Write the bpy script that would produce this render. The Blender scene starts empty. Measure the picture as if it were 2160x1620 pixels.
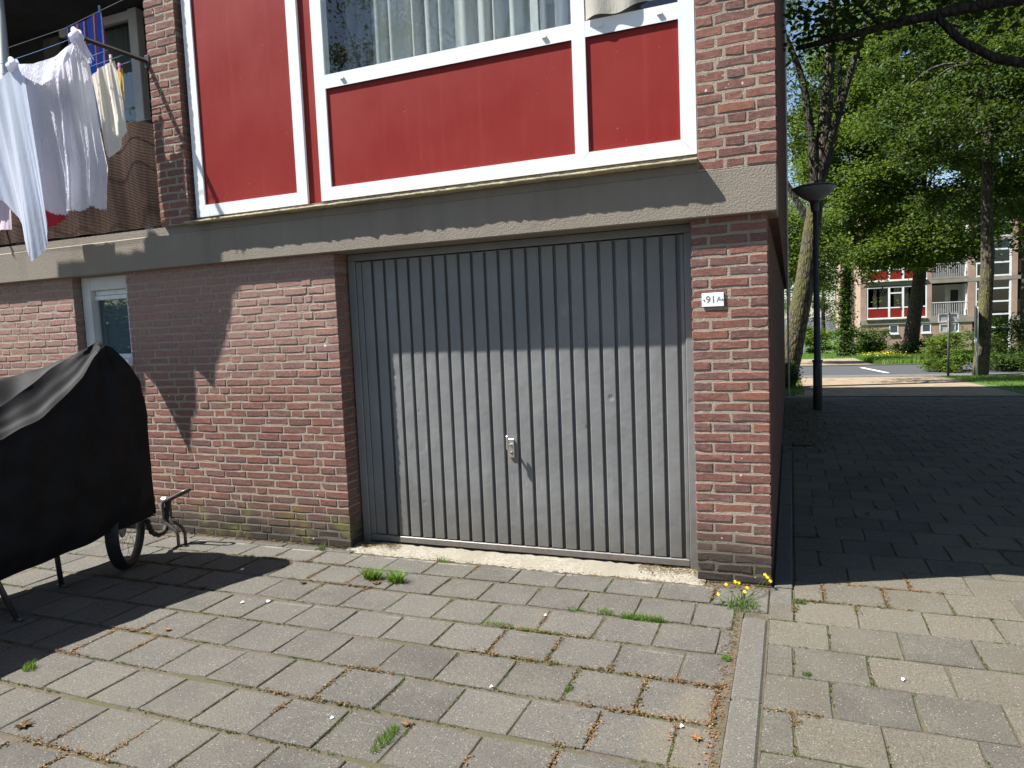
import bpy, bmesh, math, random
import numpy as np
from mathutils import Vector, Matrix

random.seed(7)
RNG = np.random.default_rng(11)
SC = bpy.context.scene
COL = SC.collection

# ------------------------------------------------------------------ camera
YAW, PITCH, ROLL = -0.37956692, -0.07980954, -0.04179945
CAM_POS = Vector((0.0, -4.4, 1.63))
_f = Vector((math.sin(YAW)*math.cos(PITCH), math.cos(YAW)*math.cos(PITCH), math.sin(PITCH)))
_r0 = Vector((math.cos(YAW), -math.sin(YAW), 0)); _u0 = _r0.cross(_f)
_r = _r0*math.cos(ROLL) + _u0*math.sin(ROLL); _u = _u0*math.cos(ROLL) - _r0*math.sin(ROLL)
cam_data = bpy.data.cameras.new('camera'); cam = bpy.data.objects.new('camera', cam_data); COL.objects.link(cam)
cam_data.sensor_fit = 'HORIZONTAL'; cam_data.sensor_width = 36.0
cam_data.lens = 36.0*1480.0/2160.0
cam_data.clip_start = 0.05; cam_data.clip_end = 2000
cam.matrix_world = Matrix(((_r.x, _u.x, -_f.x, CAM_POS.x), (_r.y, _u.y, -_f.y, CAM_POS.y), (_r.z, _u.z, -_f.z, CAM_POS.z), (0, 0, 0, 1)))
SC.camera = cam

# ------------------------------------------------------------------ sky, sun, exposure
SUN_DIR = Vector((2.25, 1.0, -3.55)).normalized()        # the way the light travels
to_sun = -SUN_DIR
world = bpy.data.worlds.new('World'); SC.world = world; world.use_nodes = True
wn = world.node_tree.nodes; wl = world.node_tree.links
sky = wn.new('ShaderNodeTexSky'); sky.sky_type = 'NISHITA'; sky.sun_disc = False
sky.sun_elevation = math.asin(to_sun.z); sky.sun_rotation = math.atan2(to_sun.x, to_sun.y)
sky.air_density = 1.0; sky.dust_density = 0.6; sky.ozone_density = 1.5
bg = wn['Background']; bg.inputs['Strength'].default_value = 0.062
wl.new(sky.outputs[0], bg.inputs[0])
sun_data = bpy.data.lights.new('sun', 'SUN'); sun_data.energy = 5.0; sun_data.angle = math.radians(0.53); sun_data.color = (1.0, 0.97, 0.92)
sun = bpy.data.objects.new('sun', sun_data); COL.objects.link(sun)
sun.rotation_euler = SUN_DIR.to_track_quat('-Z', 'Y').to_euler(); sun.location = (-20, -10, 30)
SC.view_settings.view_transform = 'Standard'; SC.view_settings.look = 'None'
SC.view_settings.gamma = 1.0; SC.view_settings.use_curve_mapping = False
SC.view_settings.exposure = 1.5
SC.cycles.max_bounces = 8; SC.cycles.transparent_max_bounces = 16

def gz(y):
    return 0.0 if y < 5 else (-0.027*(y-5) if y < 57 else -1.404)

# ------------------------------------------------------------------ materials
class NT:
    def __init__(s, name):
        s.m = bpy.data.materials.new(name); s.m.use_nodes = True
        s.t = s.m.node_tree; s.p = s.t.nodes['Principled BSDF']; s.o = s.t.nodes['Material Output']
    def n(s, typ, **kw):
        nd = s.t.nodes.new('ShaderNode'+typ)
        for k, v in kw.items():
            if k in nd.inputs.keys() or (k[0] == 'i' and k[1:].isdigit()):
                sock = nd.inputs[int(k[1:])] if (k[0] == 'i' and k[1:].isdigit()) else nd.inputs[k]
                if hasattr(v, 'is_output'): s.t.links.new(v, sock)
                else: sock.default_value = v
            else: setattr(nd, k, v)
        return nd
    def set(s, **kw):
        for k, v in kw.items():
            sock = s.p.inputs[k.replace('_', ' ')]
            if hasattr(v, 'is_output'): s.t.links.new(v, sock)
            else: sock.default_value = v
    def pos(s): return s.n('NewGeometry').outputs['Position']
    def obj(s): return s.n('TexCoord').outputs['Object']
    def noise(s, scale, detail=3, rough=.55, vec=None, out='Fac'):
        return s.n('TexNoise', Vector=vec if vec is not None else s.pos(), Scale=scale, Detail=detail, Roughness=rough).outputs[out]
    def math(s, op, a, b=0.0, c=None, clamp=False):
        nd = s.n('Math', operation=op, i0=a, i1=b); nd.use_clamp = clamp
        if c is not None:
            if hasattr(c, 'is_output'): s.t.links.new(c, nd.inputs[2])
            else: nd.inputs[2].default_value = c
        return nd.outputs[0]
    def rng(s, v, a, b, c=0.0, d=1.0):
        nd = s.n('MapRange', Value=v); nd.interpolation_type = 'SMOOTHSTEP'
        for i, x in zip(('From Min', 'From Max', 'To Min', 'To Max'), (a, b, c, d)): nd.inputs[i].default_value = x
        return nd.outputs[0]
    def mix(s, f, a, b, mode='MIX'):
        nd = s.n('Mix', data_type='RGBA', blend_type=mode)
        for i, v in ((0, f), (6, a), (7, b)):
            if hasattr(v, 'is_output'): s.t.links.new(v, nd.inputs[i])
            else: nd.inputs[i].default_value = v if (i == 0 or len(v) == 4) else (*v, 1)
        return nd.outputs[2]
    def ramp(s, f, stops, interp='LINEAR'):
        nd = s.n('ValToRGB', Fac=f); cr = nd.color_ramp; cr.interpolation = interp
        while len(cr.elements) < len(stops): cr.elements.new(.5)
        for e, (p, c) in zip(cr.elements, stops): e.position = p; e.color = (*c, 1)
        return nd.outputs[0]
    def bump(s, h, strength=.5, dist=.004, normal=None):
        nd = s.n('Bump', Height=h, Strength=strength, Distance=dist)
        if normal is not None: s.t.links.new(normal, nd.inputs['Normal'])
        return nd.outputs[0]
    def rnd(s):
        o = s.n('ObjectInfo').outputs['Random']; i = s.n('NewGeometry').outputs['Random Per Island']
        return s.math('FRACT', s.math('ADD', s.math('MULTIPLY', o, 3.7), s.math('MULTIPLY', i, 5.3)))
    def xyz(s): return s.n('SeparateXYZ', Vector=s.pos()).outputs

M = {}
def mat_brick():
    t = NT('brick'); r = t.rnd()
    col = t.ramp(r, [(0, (.110, .056, .048)), (.2, (.178, .070, .054)), (.4, (.138, .076, .066)), (.58, (.205, .088, .066)), (.76, (.158, .065, .051)), (.9, (.240, .096, .060)), (1, (.122, .070, .065))])
    n1 = t.noise(45, 5); n2 = t.noise(220, 3); n3 = t.noise(1.3, 2)
    col = t.mix(t.rng(n1, .35, .7), col, t.mix(.45, col, (.27, .15, .12)))
    col = t.mix(t.math('MULTIPLY', t.rng(n2, .5, .75), .6), col, (.07, .038, .034))
    drag = t.n('TexNoise', Vector=t.n('Mapping', Vector=t.pos(), Scale=(14, 14, 150)).outputs[0], Scale=1.0, Detail=3).outputs[0]
    col = t.mix(t.math('MULTIPLY', t.rng(drag, .52, .72), .45), col, (.27, .165, .135)); col = t.mix(t.math('MULTIPLY', t.rng(drag, .44, .30), .5), col, (.085, .042, .036))
    blot = t.noise(17, 3, .6); col = t.mix(t.math('MULTIPLY', t.rng(blot, .56, .72), .5), col, (.095, .055, .05))
    x, y, z = t.xyz()
    # dusty, bleached patch high on the wall left of the garage
    dust = t.math('MULTIPLY', t.math('MULTIPLY', t.rng(z, .95, 1.9), t.rng(x, -2.9, -3.3)), t.rng(n1, .25, .75, .40, .88))
    dust = t.math('MULTIPLY', dust, t.rng(z, 2.4, 2.3))
    col = t.mix(dust, col, (.335, .21, .175))
    # damp dark foot of the wall, mossy in places
    zz = t.math('ADD', z, t.math('MULTIPLY', t.math('SUBTRACT', n3, .5), .5))
    damp = t.math('MULTIPLY', t.rng(zz, .42, .10), .9)
    col = t.mix(damp, col, (.066, .055, .043)); col = t.mix(t.math('MULTIPLY', t.rng(zz, .17, .05), .7), col, (.028, .024, .02))
    moss = t.math('MULTIPLY', t.rng(t.noise(3.2, 3), .52, .66), t.math('MULTIPLY', t.rng(zz, .42, .2), t.rng(x, -2.9, -3.2)))
    col = t.mix(t.math('MULTIPLY', moss, .75), col, (.15, .14, .035))
    spk = t.rng(t.noise(26, 2, .4), .735, .76)
    col = t.mix(t.math('MULTIPLY', spk, .8), col, (.62, .57, .5))
    t.set(Base_Color=col, Roughness=.9, Normal=t.bump(t.math('ADD', n1, t.math('MULTIPLY', n2, .5)), .7, .004))
    t.p.inputs['Specular IOR Level'].default_value = .25
    return t.m
def mat_mortar():
    t = NT('mortar'); n1 = t.noise(160, 5, .7); n3 = t.noise(2.2, 3); x, y, z = t.xyz()
    col = t.mix(t.rng(n1, .3, .7), (.25, .21, .16), (.40, .345, .265))
    col = t.mix(t.math('MULTIPLY', t.rng(n3, .45, .7), .5), col, (.22, .185, .15))
    zz = t.math('ADD', z, t.math('MULTIPLY', t.math('SUBTRACT', n3, .5), .5))
    col = t.mix(t.math('MULTIPLY', t.rng(zz, .38, .06), .9), col, (.075, .065, .046))
    t.set(Base_Color=col, Roughness=.95, Normal=t.bump(t.math('ADD', t.noise(90, 4, .7), t.math('MULTIPLY', n1, .6)), 1.0, .012))
    return t.m
def mat_simple(name, c, rough=.6, var=.15, scale=6, bump=0, bscale=80, spec=.4, metal=0.0, bdist=.003):
    t = NT(name); n = t.noise(scale, 4)
    lo = tuple(max(0, v*(1-var)) for v in c); hi = tuple(min(1, v*(1+var)) for v in c)
    t.set(Base_Color=t.mix(t.rng(n, .3, .7), lo, hi), Roughness=rough, Metallic=metal)
    t.p.inputs['Specular IOR Level'].default_value = spec
    if bump: t.set(Normal=t.bump(t.noise(bscale, 4, .6), bump, bdist))
    return t.m
def mat_band():
    t = NT('taupe_paint'); x, y, z = t.xyz()
    n = t.noise(2.0, 5, .6)
    st = t.n('TexNoise', Vector=t.n('Mapping', Vector=t.pos(), Scale=(9, 9, .5)).outputs[0], Scale=1.0, Detail=4).outputs[0]
    col = t.mix(t.rng(n, .3, .7), (.188, .158, .122), (.214, .182, .142))
    col = t.mix(t.math('MULTIPLY', t.rng(st, .55, .75), .35), col, (.235, .205, .165))
    col = t.mix(t.math('MULTIPLY', t.rng(st, .46, .30), .3), col, (.13, .11, .085))
    col = t.mix(t.math('MULTIPLY', t.rng(t.noise(9, 5, .7), .58, .7), .2), col, (.15, .13, .10))
    h = t.math('ADD', t.noise(95, 3, .5), t.math('MULTIPLY', t.noise(260, 2), .35))
    t.set(Base_Color=col, Roughness=.75, Normal=t.bump(h, .55, .006))
    return t.m
def mat_white():
    t = NT('white_plastic'); n = t.noise(3, 4); x, y, z = t.xyz()
    st = t.n('TexNoise', Vector=t.n('Mapping', Vector=t.pos(), Scale=(40, 40, 2.5)).outputs[0], Scale=1.0, Detail=5).outputs[0]
    col = t.mix(t.rng(n, .35, .7), (.68, .695, .705), (.75, .765, .775))
    low = t.math('MULTIPLY', t.rng(z, 2.74, 2.62), t.rng(st, .48, .72))
    col = t.mix(t.math('MULTIPLY', low, .45), col, (.48, .45, .36))
    t.set(Base_Color=col, Roughness=.38); t.p.inputs['Specular IOR Level'].default_value = .4
    return t.m
def mat_red():
    t = NT('red_panel'); n = t.noise(1.4, 4, .6); n2 = t.noise(60, 2)
    st = t.n('TexNoise', Vector=t.n('Mapping', Vector=t.pos(), Scale=(22, 22, 1.3)).outputs[0], Scale=1.0, Detail=4).outputs[0]
    col = t.mix(t.rng(n, .3, .75), (.205, .0165, .0135), (.228, .022, .017))
    col = t.mix(t.math('MULTIPLY', t.rng(st, .5, .8), .10), col, (.38, .085, .075))
    col = t.mix(t.math('MULTIPLY', t.rng(n2, .76, .80), .7), col, (.55, .35, .3))
    t.set(Base_Color=col, Roughness=t.rng(n, .3, .7, .42, .55)); t.p.inputs['Specular IOR Level'].default_value = .14
    return t.m
def mat_door():
    t = NT('grey_door_paint'); x, y, z = t.xyz(); n = t.noise(2.3, 5, .6); n2 = t.noise(130, 3)
    col = t.mix(t.rng(n, .3, .7), (.158, .159, .156), (.192, .193, .189))
    dirt = t.math('MULTIPLY', t.rng(t.math('ADD', z, t.math('MULTIPLY', n, .5)), .85, .15), .75)
    col = t.mix(dirt, col, (.095, .085, .07))
    col = t.mix(t.math('MULTIPLY', t.math('MULTIPLY', t.rng(n2, .62, .70), t.rng(z, .9, .1)), .7), col, (.05, .045, .04))
    smear = t.math('MULTIPLY', t.rng(t.noise(5.5, 4), .6, .75), .18)
    col = t.mix(smear, col, (.36, .36, .345))
    dx = t.math('ABSOLUTE', t.math('ADD', x, 1.84)); dz = t.math('ABSOLUTE', t.math('SUBTRACT', z, .755))
    rust = t.math('MULTIPLY', t.math('MULTIPLY', t.rng(dx, .055, .02), t.rng(dz, .085, .04)), t.rng(n2, .35, .6))
    col = t.mix(t.math('MULTIPLY', rust, .55), col, (.30, .15, .06))
    foot = t.math('MULTIPLY', t.rng(t.math('ADD', z, t.math('MULTIPLY', t.noise(20, 4), .12)), .19, .07), t.rng(t.noise(35, 4), .5, .62))
    col = t.mix(t.math('MULTIPLY', foot, .6), col, (.13, .06, .03))
    scr = t.rng(t.n('TexNoise', Vector=t.n('Mapping', Vector=t.pos(), Scale=(50, 50, 3.0), Rotation=(0, .25, 0)).outputs[0], Scale=1.0, Detail=2).outputs[0], .725, .74)
    col = t.mix(t.math('MULTIPLY', scr, .35), col, (.40, .39, .37))
    dv = t.n('TexVoronoi', Vector=t.pos(), Scale=5.5); dr = t.n('SeparateColor', Color=dv.outputs['Color']).outputs[0]
    dent = t.math('MULTIPLY', t.rng(dv.outputs['Distance'], .16, .0), t.rng(dr, .62, .66))
    h = t.math('SUBTRACT', t.noise(7, 2), t.math('MULTIPLY', dent, .8))
    t.set(Base_Color=col, Roughness=.46, Normal=t.bump(h, .42, .012)); t.p.inputs['Specular IOR Level'].default_value = .5
    return t.m
def mat_tile(name, stops):
    t = NT(name); r = t.rnd(); base = t.ramp(r, stops)
    p = t.pos()
    vor = t.n('TexVoronoi', Vector=p, Scale=105.0); vd = vor.outputs['Distance']; vc = t.n('SeparateColor', Color=vor.outputs['Color']).outputs[0]
    n1 = t.noise(4, 4, .6); n2 = t.noise(115, 4, .7)
    col = t.mix(t.rng(n1, .3, .7), base, t.mix(.45, base, (.14, .13, .107)))
    col = t.mix(t.math('MULTIPLY', t.rng(n2, .40, .72), .8), col, (.030, .028, .025))
    peb = t.math('MULTIPLY', t.rng(vd, .36, .24), t.math('MULTIPLY', t.rng(vc, .78, .84), .75))
    pc = t.ramp(vc, [(.74, (.22, .20, .16)), (.86, (.32, .30, .25)), (.93, (.16, .12, .08)), (1, (.38, .36, .32))])
    col = t.mix(peb, col, pc)
    blotch = t.rng(t.noise(1.1, 4, .6), .50, .68)
    col = t.mix(t.math('MULTIPLY', blotch, .30), col, (.125, .112, .088))
    pit = t.rng(t.noise(48, 4, .7), .57, .68); col = t.mix(t.math('MULTIPLY', pit, .5), col, (.032, .03, .026))
    grain = t.rng(t.noise(190, 3, .7), .56, .68); col = t.mix(t.math('MULTIPLY', grain, .6), col, (.21, .195, .165))
    x, y, z = t.xyz()                                       # sand washed up against the kerb
    ddx = t.math('ADD', t.math('MULTIPLY', t.math('ABSOLUTE', t.math('ADD', x, .40)), 3.2), t.math('MULTIPLY', t.math('ABSOLUTE', t.math('ADD', y, 1.75)), 1.3))
    sand = t.math('MULTIPLY', t.rng(t.math('ADD', ddx, t.math('MULTIPLY', t.noise(6, 4), 1.1)), 1.35, .85), t.rng(t.noise(60, 4, .7), .3, .6))
    col = t.mix(t.math('MULTIPLY', sand, .55), col, (.165, .135, .092))
    wob = t.math('MULTIPLY', t.math('SUBTRACT', t.noise(2.5, 3), .5), .05)      # lime lines left by dripping water
    for yl, wl_, am in ((-.115, .018, .5), (-1.035, .006, .4), (-2.02, .005, .22)):
        dl = t.math('ABSOLUTE', t.math('ADD', t.math('SUBTRACT', y, yl), wob))
        col = t.mix(t.math('MULTIPLY', t.math('MULTIPLY', t.rng(dl, wl_, 0.0), t.math('MULTIPLY', t.rng(t.noise(5, 4), .46, .62), t.rng(x, -.35, -.55))), am), col, (.34, .325, .28))
    t.set(Base_Color=col, Roughness=.92, Normal=t.bump(t.math('ADD', n2, t.math('MULTIPLY', t.noise(500, 2), .6)), .9, .005))
    t.p.inputs['Specular IOR Level'].default_value = .3
    return t.m
def mat_soil(name, a, b, c=None, scale=30):
    t = NT(name); n = t.noise(scale, 5, .7); col = t.mix(t.rng(n, .3, .7), a, b)
    if c is not None: col = t.mix(t.rng(t.noise(2.2, 4), .46, .64), col, c)
    t.set(Base_Color=col, Roughness=1.0, Normal=t.bump(t.noise(120, 4, .7), .8, .01))
    return t.m
def mat_leaf(name, stops, trans=.35):
    t = NT(name); r = t.rnd(); col = t.ramp(r, stops)
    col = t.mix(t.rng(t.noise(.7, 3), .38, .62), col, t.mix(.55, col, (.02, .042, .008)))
    t.set(Base_Color=col, Roughness=.55); t.p.inputs['Specular IOR Level'].default_value = .22
    tr = t.n('BsdfTranslucent', Color=t.mix(.35, col, (.30, .42, .04)))
    ms = t.n('MixShader', i0=trans); t.t.links.new(t.p.outputs[0], ms.inputs[1]); t.t.links.new(tr.outputs[0], ms.inputs[2])
    t.t.links.new(ms.outputs[0], t.o.inputs['Surface'])
    return t.m
def mat_bark(name, a, b, moss=None, mz=0, scale=1.0):
    t = NT(name); p = t.pos()
    v = t.n('TexVoronoi', Vector=t.n('Mapping', Vector=p, Scale=(14*scale, 14*scale, 4.5*scale)).outputs[0], Scale=1.0, feature='DISTANCE_TO_EDGE').outputs['Distance']
    n = t.noise(12*scale, 5, .65)
    col = t.mix(t.rng(t.math('ADD', v, t.math('MULTIPLY', n, .3)), .12, .42), a, b)
    if moss:
        nx = t.n('SeparateXYZ', Vector=t.n('NewGeometry').outputs['Normal']).outputs
        side = t.rng(t.math('SUBTRACT', t.math('MULTIPLY', nx[0], -1.0), t.math('MULTIPLY', nx[1], .5)), -.3, .5)
        z = t.xyz()[2]
        m = t.math('MULTIPLY', t.math('MULTIPLY', side, t.rng(t.noise(2.5, 4), .36, .6)), t.rng(z, mz, mz-1.5))
        col = t.mix(m, col, moss)
    t.set(Base_Color=col, Roughness=.95, Normal=t.bump(t.math('ADD', v, t.math('MULTIPLY', n, .5)), 1.0, .05))
    return t.m
def mat_cloth(name, c, trans=.3, bscale=120, bump=.5, stripes=None):
    t = NT(name); n = t.noise(3, 3); col = t.mix(t.rng(n, .3, .7), tuple(v*.93 for v in c), c)
    if stripes:
        o = t.obj(); xs = t.n('SeparateXYZ', Vector=o).outputs[0]
        ph = t.math('FRACT', t.math('MULTIPLY', xs, 4.6))
        col = t.mix(1.0, col, t.ramp(t.math('ADD', ph, t.math('MULTIPLY', t.math('SUBTRACT', t.noise(50, 2), .5), .05)), stripes, 'CONSTANT'))
    t.set(Base_Color=col, Roughness=.9); t.p.inputs['Specular IOR Level'].default_value = .1
    nn = t.n('TexNoise', Vector=t.n('Mapping', Vector=t.pos(), Scale=(1.0, 1.0, .35)).outputs[0], Scale=bscale, Detail=3).outputs[0]
    t.set(Normal=t.bump(nn, bump, .006))
    tr = t.n('BsdfTranslucent', Color=col)
    ms = t.n('MixShader', i0=trans); t.t.links.new(t.p.outputs[0], ms.inputs[1]); t.t.links.new(tr.outputs[0], ms.inputs[2])
    t.t.links.new(ms.outputs[0], t.o.inputs['Surface'])
    return t.m
def mat_glass(name, tint=(.9, .93, .93), base=.02):
    t = NT(name)
    gl = t.n('BsdfGlossy', Color=(1, 1, 1, 1), Roughness=.003); tr = t.n('BsdfTransparent', Color=(*tint, 1))
    fr = t.n('Fresnel', IOR=1.5).outputs[0]
    f = t.math('MULTIPLY', t.math('ADD', t.math('MULTIPLY', fr, 1.5), base, clamp=True), t.math('SUBTRACT', 1.0, t.n('NewGeometry').outputs['Backfacing']))
    ms = t.n('MixShader', i0=f); t.t.links.new(tr.outputs[0], ms.inputs[1]); t.t.links.new(gl.outputs[0], ms.inputs[2])
    t.t.links.new(ms.outputs[0], t.o.inputs['Surface'])
    return t.m
def mat_brickwall():
    t = NT('far_brick'); p = t.pos(); x, y, z = t.xyz()
    v = t.n('CombineXYZ', i0=t.math('ADD', x, y), i1=z, i2=0.0).outputs[0]
    b = t.n('TexBrick', Vector=v, Scale=1.0); b.inputs['Brick Width'].default_value = .22; b.inputs['Row Height'].default_value = .0625; b.inputs['Mortar Size'].default_value = .008
    b.inputs['Color1'].default_value = (.33, .21, .16, 1); b.inputs['Color2'].default_value = (.39, .255, .195, 1); b.inputs['Mortar'].default_value = (.33, .27, .21, 1)
    t.set(Base_Color=t.mix(t.rng(t.noise(.8, 4), .35, .7), b.outputs[0], t.mix(.4, b.outputs[0], (.17, .09, .07))), Roughness=.9)
    return t.m

def mat_screen():
    t = NT('brown_woven_screen'); z = t.xyz()[2]
    st = t.n('TexNoise', Vector=t.n('Mapping', Vector=t.pos(), Scale=(26, 26, 1.2)).outputs[0], Scale=1.0, Detail=4).outputs[0]
    wv = t.math('SINE', t.math('MULTIPLY', z, 520.0)); n = t.noise(140, 3)
    col = t.mix(t.rng(st, .35, .68), (.024, .014, .011), (.052, .031, .023)); col = t.mix(t.rng(wv, -.2, .9), col, t.mix(.5, col, (.075, .047, .034)))
    t.set(Base_Color=col, Roughness=.95, Normal=t.bump(t.math('ADD', t.math('MULTIPLY', wv, .5), n), .6, .004)); t.p.inputs['Specular IOR Level'].default_value = .1
    return t.m
M['brick'] = mat_brick(); M['mortar'] = mat_mortar(); M['band'] = mat_band(); M['white'] = mat_white(); M['red'] = mat_red(); M['door'] = mat_door()
M['tile'] = mat_tile('grey_concrete_tile', [(0, (.067, .062, .055)), (.3, (.100, .094, .084)), (.55, (.083, .077, .069)), (.8, (.114, .106, .093)), (1, (.076, .068, .059))])
M['tile_warm'] = mat_tile('sandy_concrete_tile', [(0, (.085, .075, .057)), (.25, (.126, .111, .081)), (.5, (.066, .061, .052)), (.75, (.142, .123, .089)), (1, (.104, .090, .067))])
M['kerb'] = mat_tile('kerb_concrete', [(0, (.100, .096, .084)), (1, (.115, .108, .092))])
M['soil'] = mat_soil('joint_soil', (.055, .045, .030), (.105, .085, .056), (.06, .062, .026))
M['threshold'] = mat_soil('rough_concrete', (.17, .155, .122), (.29, .265, .21), (.20, .18, .14), 55)
M['asphalt'] = mat_soil('asphalt', (.038, .039, .044), (.055, .056, .06), None, 60)
M['path'] = mat_soil('clinker_path', (.20, .15, .10), (.26, .20, .135), (.17, .128, .086), 9)
M['lawn'] = mat_soil('lawn', (.035, .075, .012), (.075, .14, .02), (.05, .10, .015), 14)
M['sill'] = mat_soil('weathered_sill', (.30, .25, .15), (.46, .39, .25), (.25, .21, .14), 40)
M['grey_seal'] = mat_simple('grey_seal', (.16, .155, .14), .8, .4, 25)
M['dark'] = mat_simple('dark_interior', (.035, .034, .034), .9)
M['wall_plain'] = mat_simple('interior_plaster', (.22, .215, .20), .9)
M['glass'] = mat_glass('window_glass')
M['curtain'] = mat_cloth('curtain_cloth', (.74, .73, .69), .25, 60, .2)
M['steel'] = mat_simple('steel', (.62, .60, .56), .35, .15, 30, metal=.9)
M['darksteel'] = mat_simple('dark_steel', (.10, .092, .085), .45, .3, 30, metal=.6)
M['rustpole'] = mat_simple('brown_painted_steel', (.028, .016, .015), .6, .3, 40)
M['black'] = mat_simple('black_rubber', (.012, .012, .013), .6, .3, 20)
M['cover'] = mat_simple('black_cover_fabric', (.0060, .0063, .0075), .66, .35, 8, .25, 500, .17)
M['plate'] = mat_simple('white_enamel', (.78, .80, .82), .35, .04, 30)
M['ink'] = mat_simple('faded_ink', (.13, .13, .14), .8, .5, 300)
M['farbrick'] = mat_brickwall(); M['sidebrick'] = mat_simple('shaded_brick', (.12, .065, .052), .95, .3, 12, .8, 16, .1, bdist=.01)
M['concrete'] = mat_simple('grey_concrete', (.23, .205, .175), .85, .12, 2)
M['lamp'] = mat_simple('lamp_paint', (.048, .048, .047), .5, .15, 5)
M['lampbowl'] = mat_simple('lamp_bowl', (.26, .26, .25), .45, .1, 5)
M['signback'] = mat_simple('sign_grey', (.48, .50, .52), .5, .08, 5)
M['sheet'] = mat_cloth('white_muslin', (.87, .87, .97), .42, 120, 2.0)
M['bluesheet'] = mat_cloth('pale_blue_cloth', (.66, .73, .86), .40, 60, .3)
M['cream'] = mat_cloth('cream_towel', (.78, .74, .64), .15, 260, .6)
M['yellow'] = mat_cloth('yellow_cloth', (.75, .56, .16), .3, 200, .4)
M['redcloth'] = mat_cloth('red_cloth', (.42, .035, .05), .2, 100, .3)
M['towel'] = mat_cloth('striped_towel', (.03, .12, .55), .15, 260, .5, [(0, (.03, .13, .62)), (.30, (.30, .07, .16)), (.40, (.50, .40, .55)), (.5, (.28, .06, .16)), (.62, (.03, .12, .6)), (.80, (.55, .5, .62)), (.86, (.22, .04, .12))])
M['screen'] = mat_screen()
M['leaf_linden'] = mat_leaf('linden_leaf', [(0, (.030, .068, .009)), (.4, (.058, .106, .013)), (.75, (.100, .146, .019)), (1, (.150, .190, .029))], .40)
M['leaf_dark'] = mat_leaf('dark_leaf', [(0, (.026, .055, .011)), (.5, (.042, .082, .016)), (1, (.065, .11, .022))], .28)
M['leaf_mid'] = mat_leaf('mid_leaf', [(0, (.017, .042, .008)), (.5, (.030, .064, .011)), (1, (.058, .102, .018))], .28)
M['leaf_birch'] = mat_leaf('birch_leaf', [(0, (.075, .115, .045)), (.5, (.10, .14, .06)), (1, (.13, .17, .08))], .35)
M['grass'] = mat_leaf('grass_blade', [(0, (.055, .13, .012)), (.5, (.09, .20, .018)), (.85, (.13, .25, .026)), (1, (.24, .24, .08))], .4)
M['moss'] = mat_leaf('joint_moss', [(0, (.045, .065, .012)), (.45, (.075, .09, .015)), (.7, (.10, .085, .03)), (1, (.06, .10, .014))], .1)
M['litter'] = mat_leaf('dry_litter', [(0, (.08, .038, .018)), (.35, (.15, .07, .03)), (.6, (.10, .055, .03)), (.85, (.24, .11, .04)), (1, (.27, .18, .085))], .1)
M['flower'] = mat_simple('yellow_petal', (.80, .58, .02), .6, .1, 20)
M['bark_moss'] = mat_bark('mossy_bark', (.016, .012, .008), (.115, .09, .062), (.070, .068, .018), 6.0)
M['bark_dark'] = mat_bark('dark_bark', (.018, .014, .011), (.055, .045, .034))
M['bark_grey'] = mat_bark('grey_bark', (.020, .016, .011), (.088, .070, .048), (.10, .092, .03), 3.6)
M['bark_birch'] = mat_bark('birch_bark', (.09, .08, .07), (.5, .47, .42))
M['paper'] = mat_simple('white_paper', (.72, .73, .75), .8, .05, 30)
M['darkpane'] = mat_glass('far_window_glass', (.40, .43, .43), .0)
M['reedwhite'] = mat_simple('grey_white_paint', (.58, .57, .55), .55, .08, 4)

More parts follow.
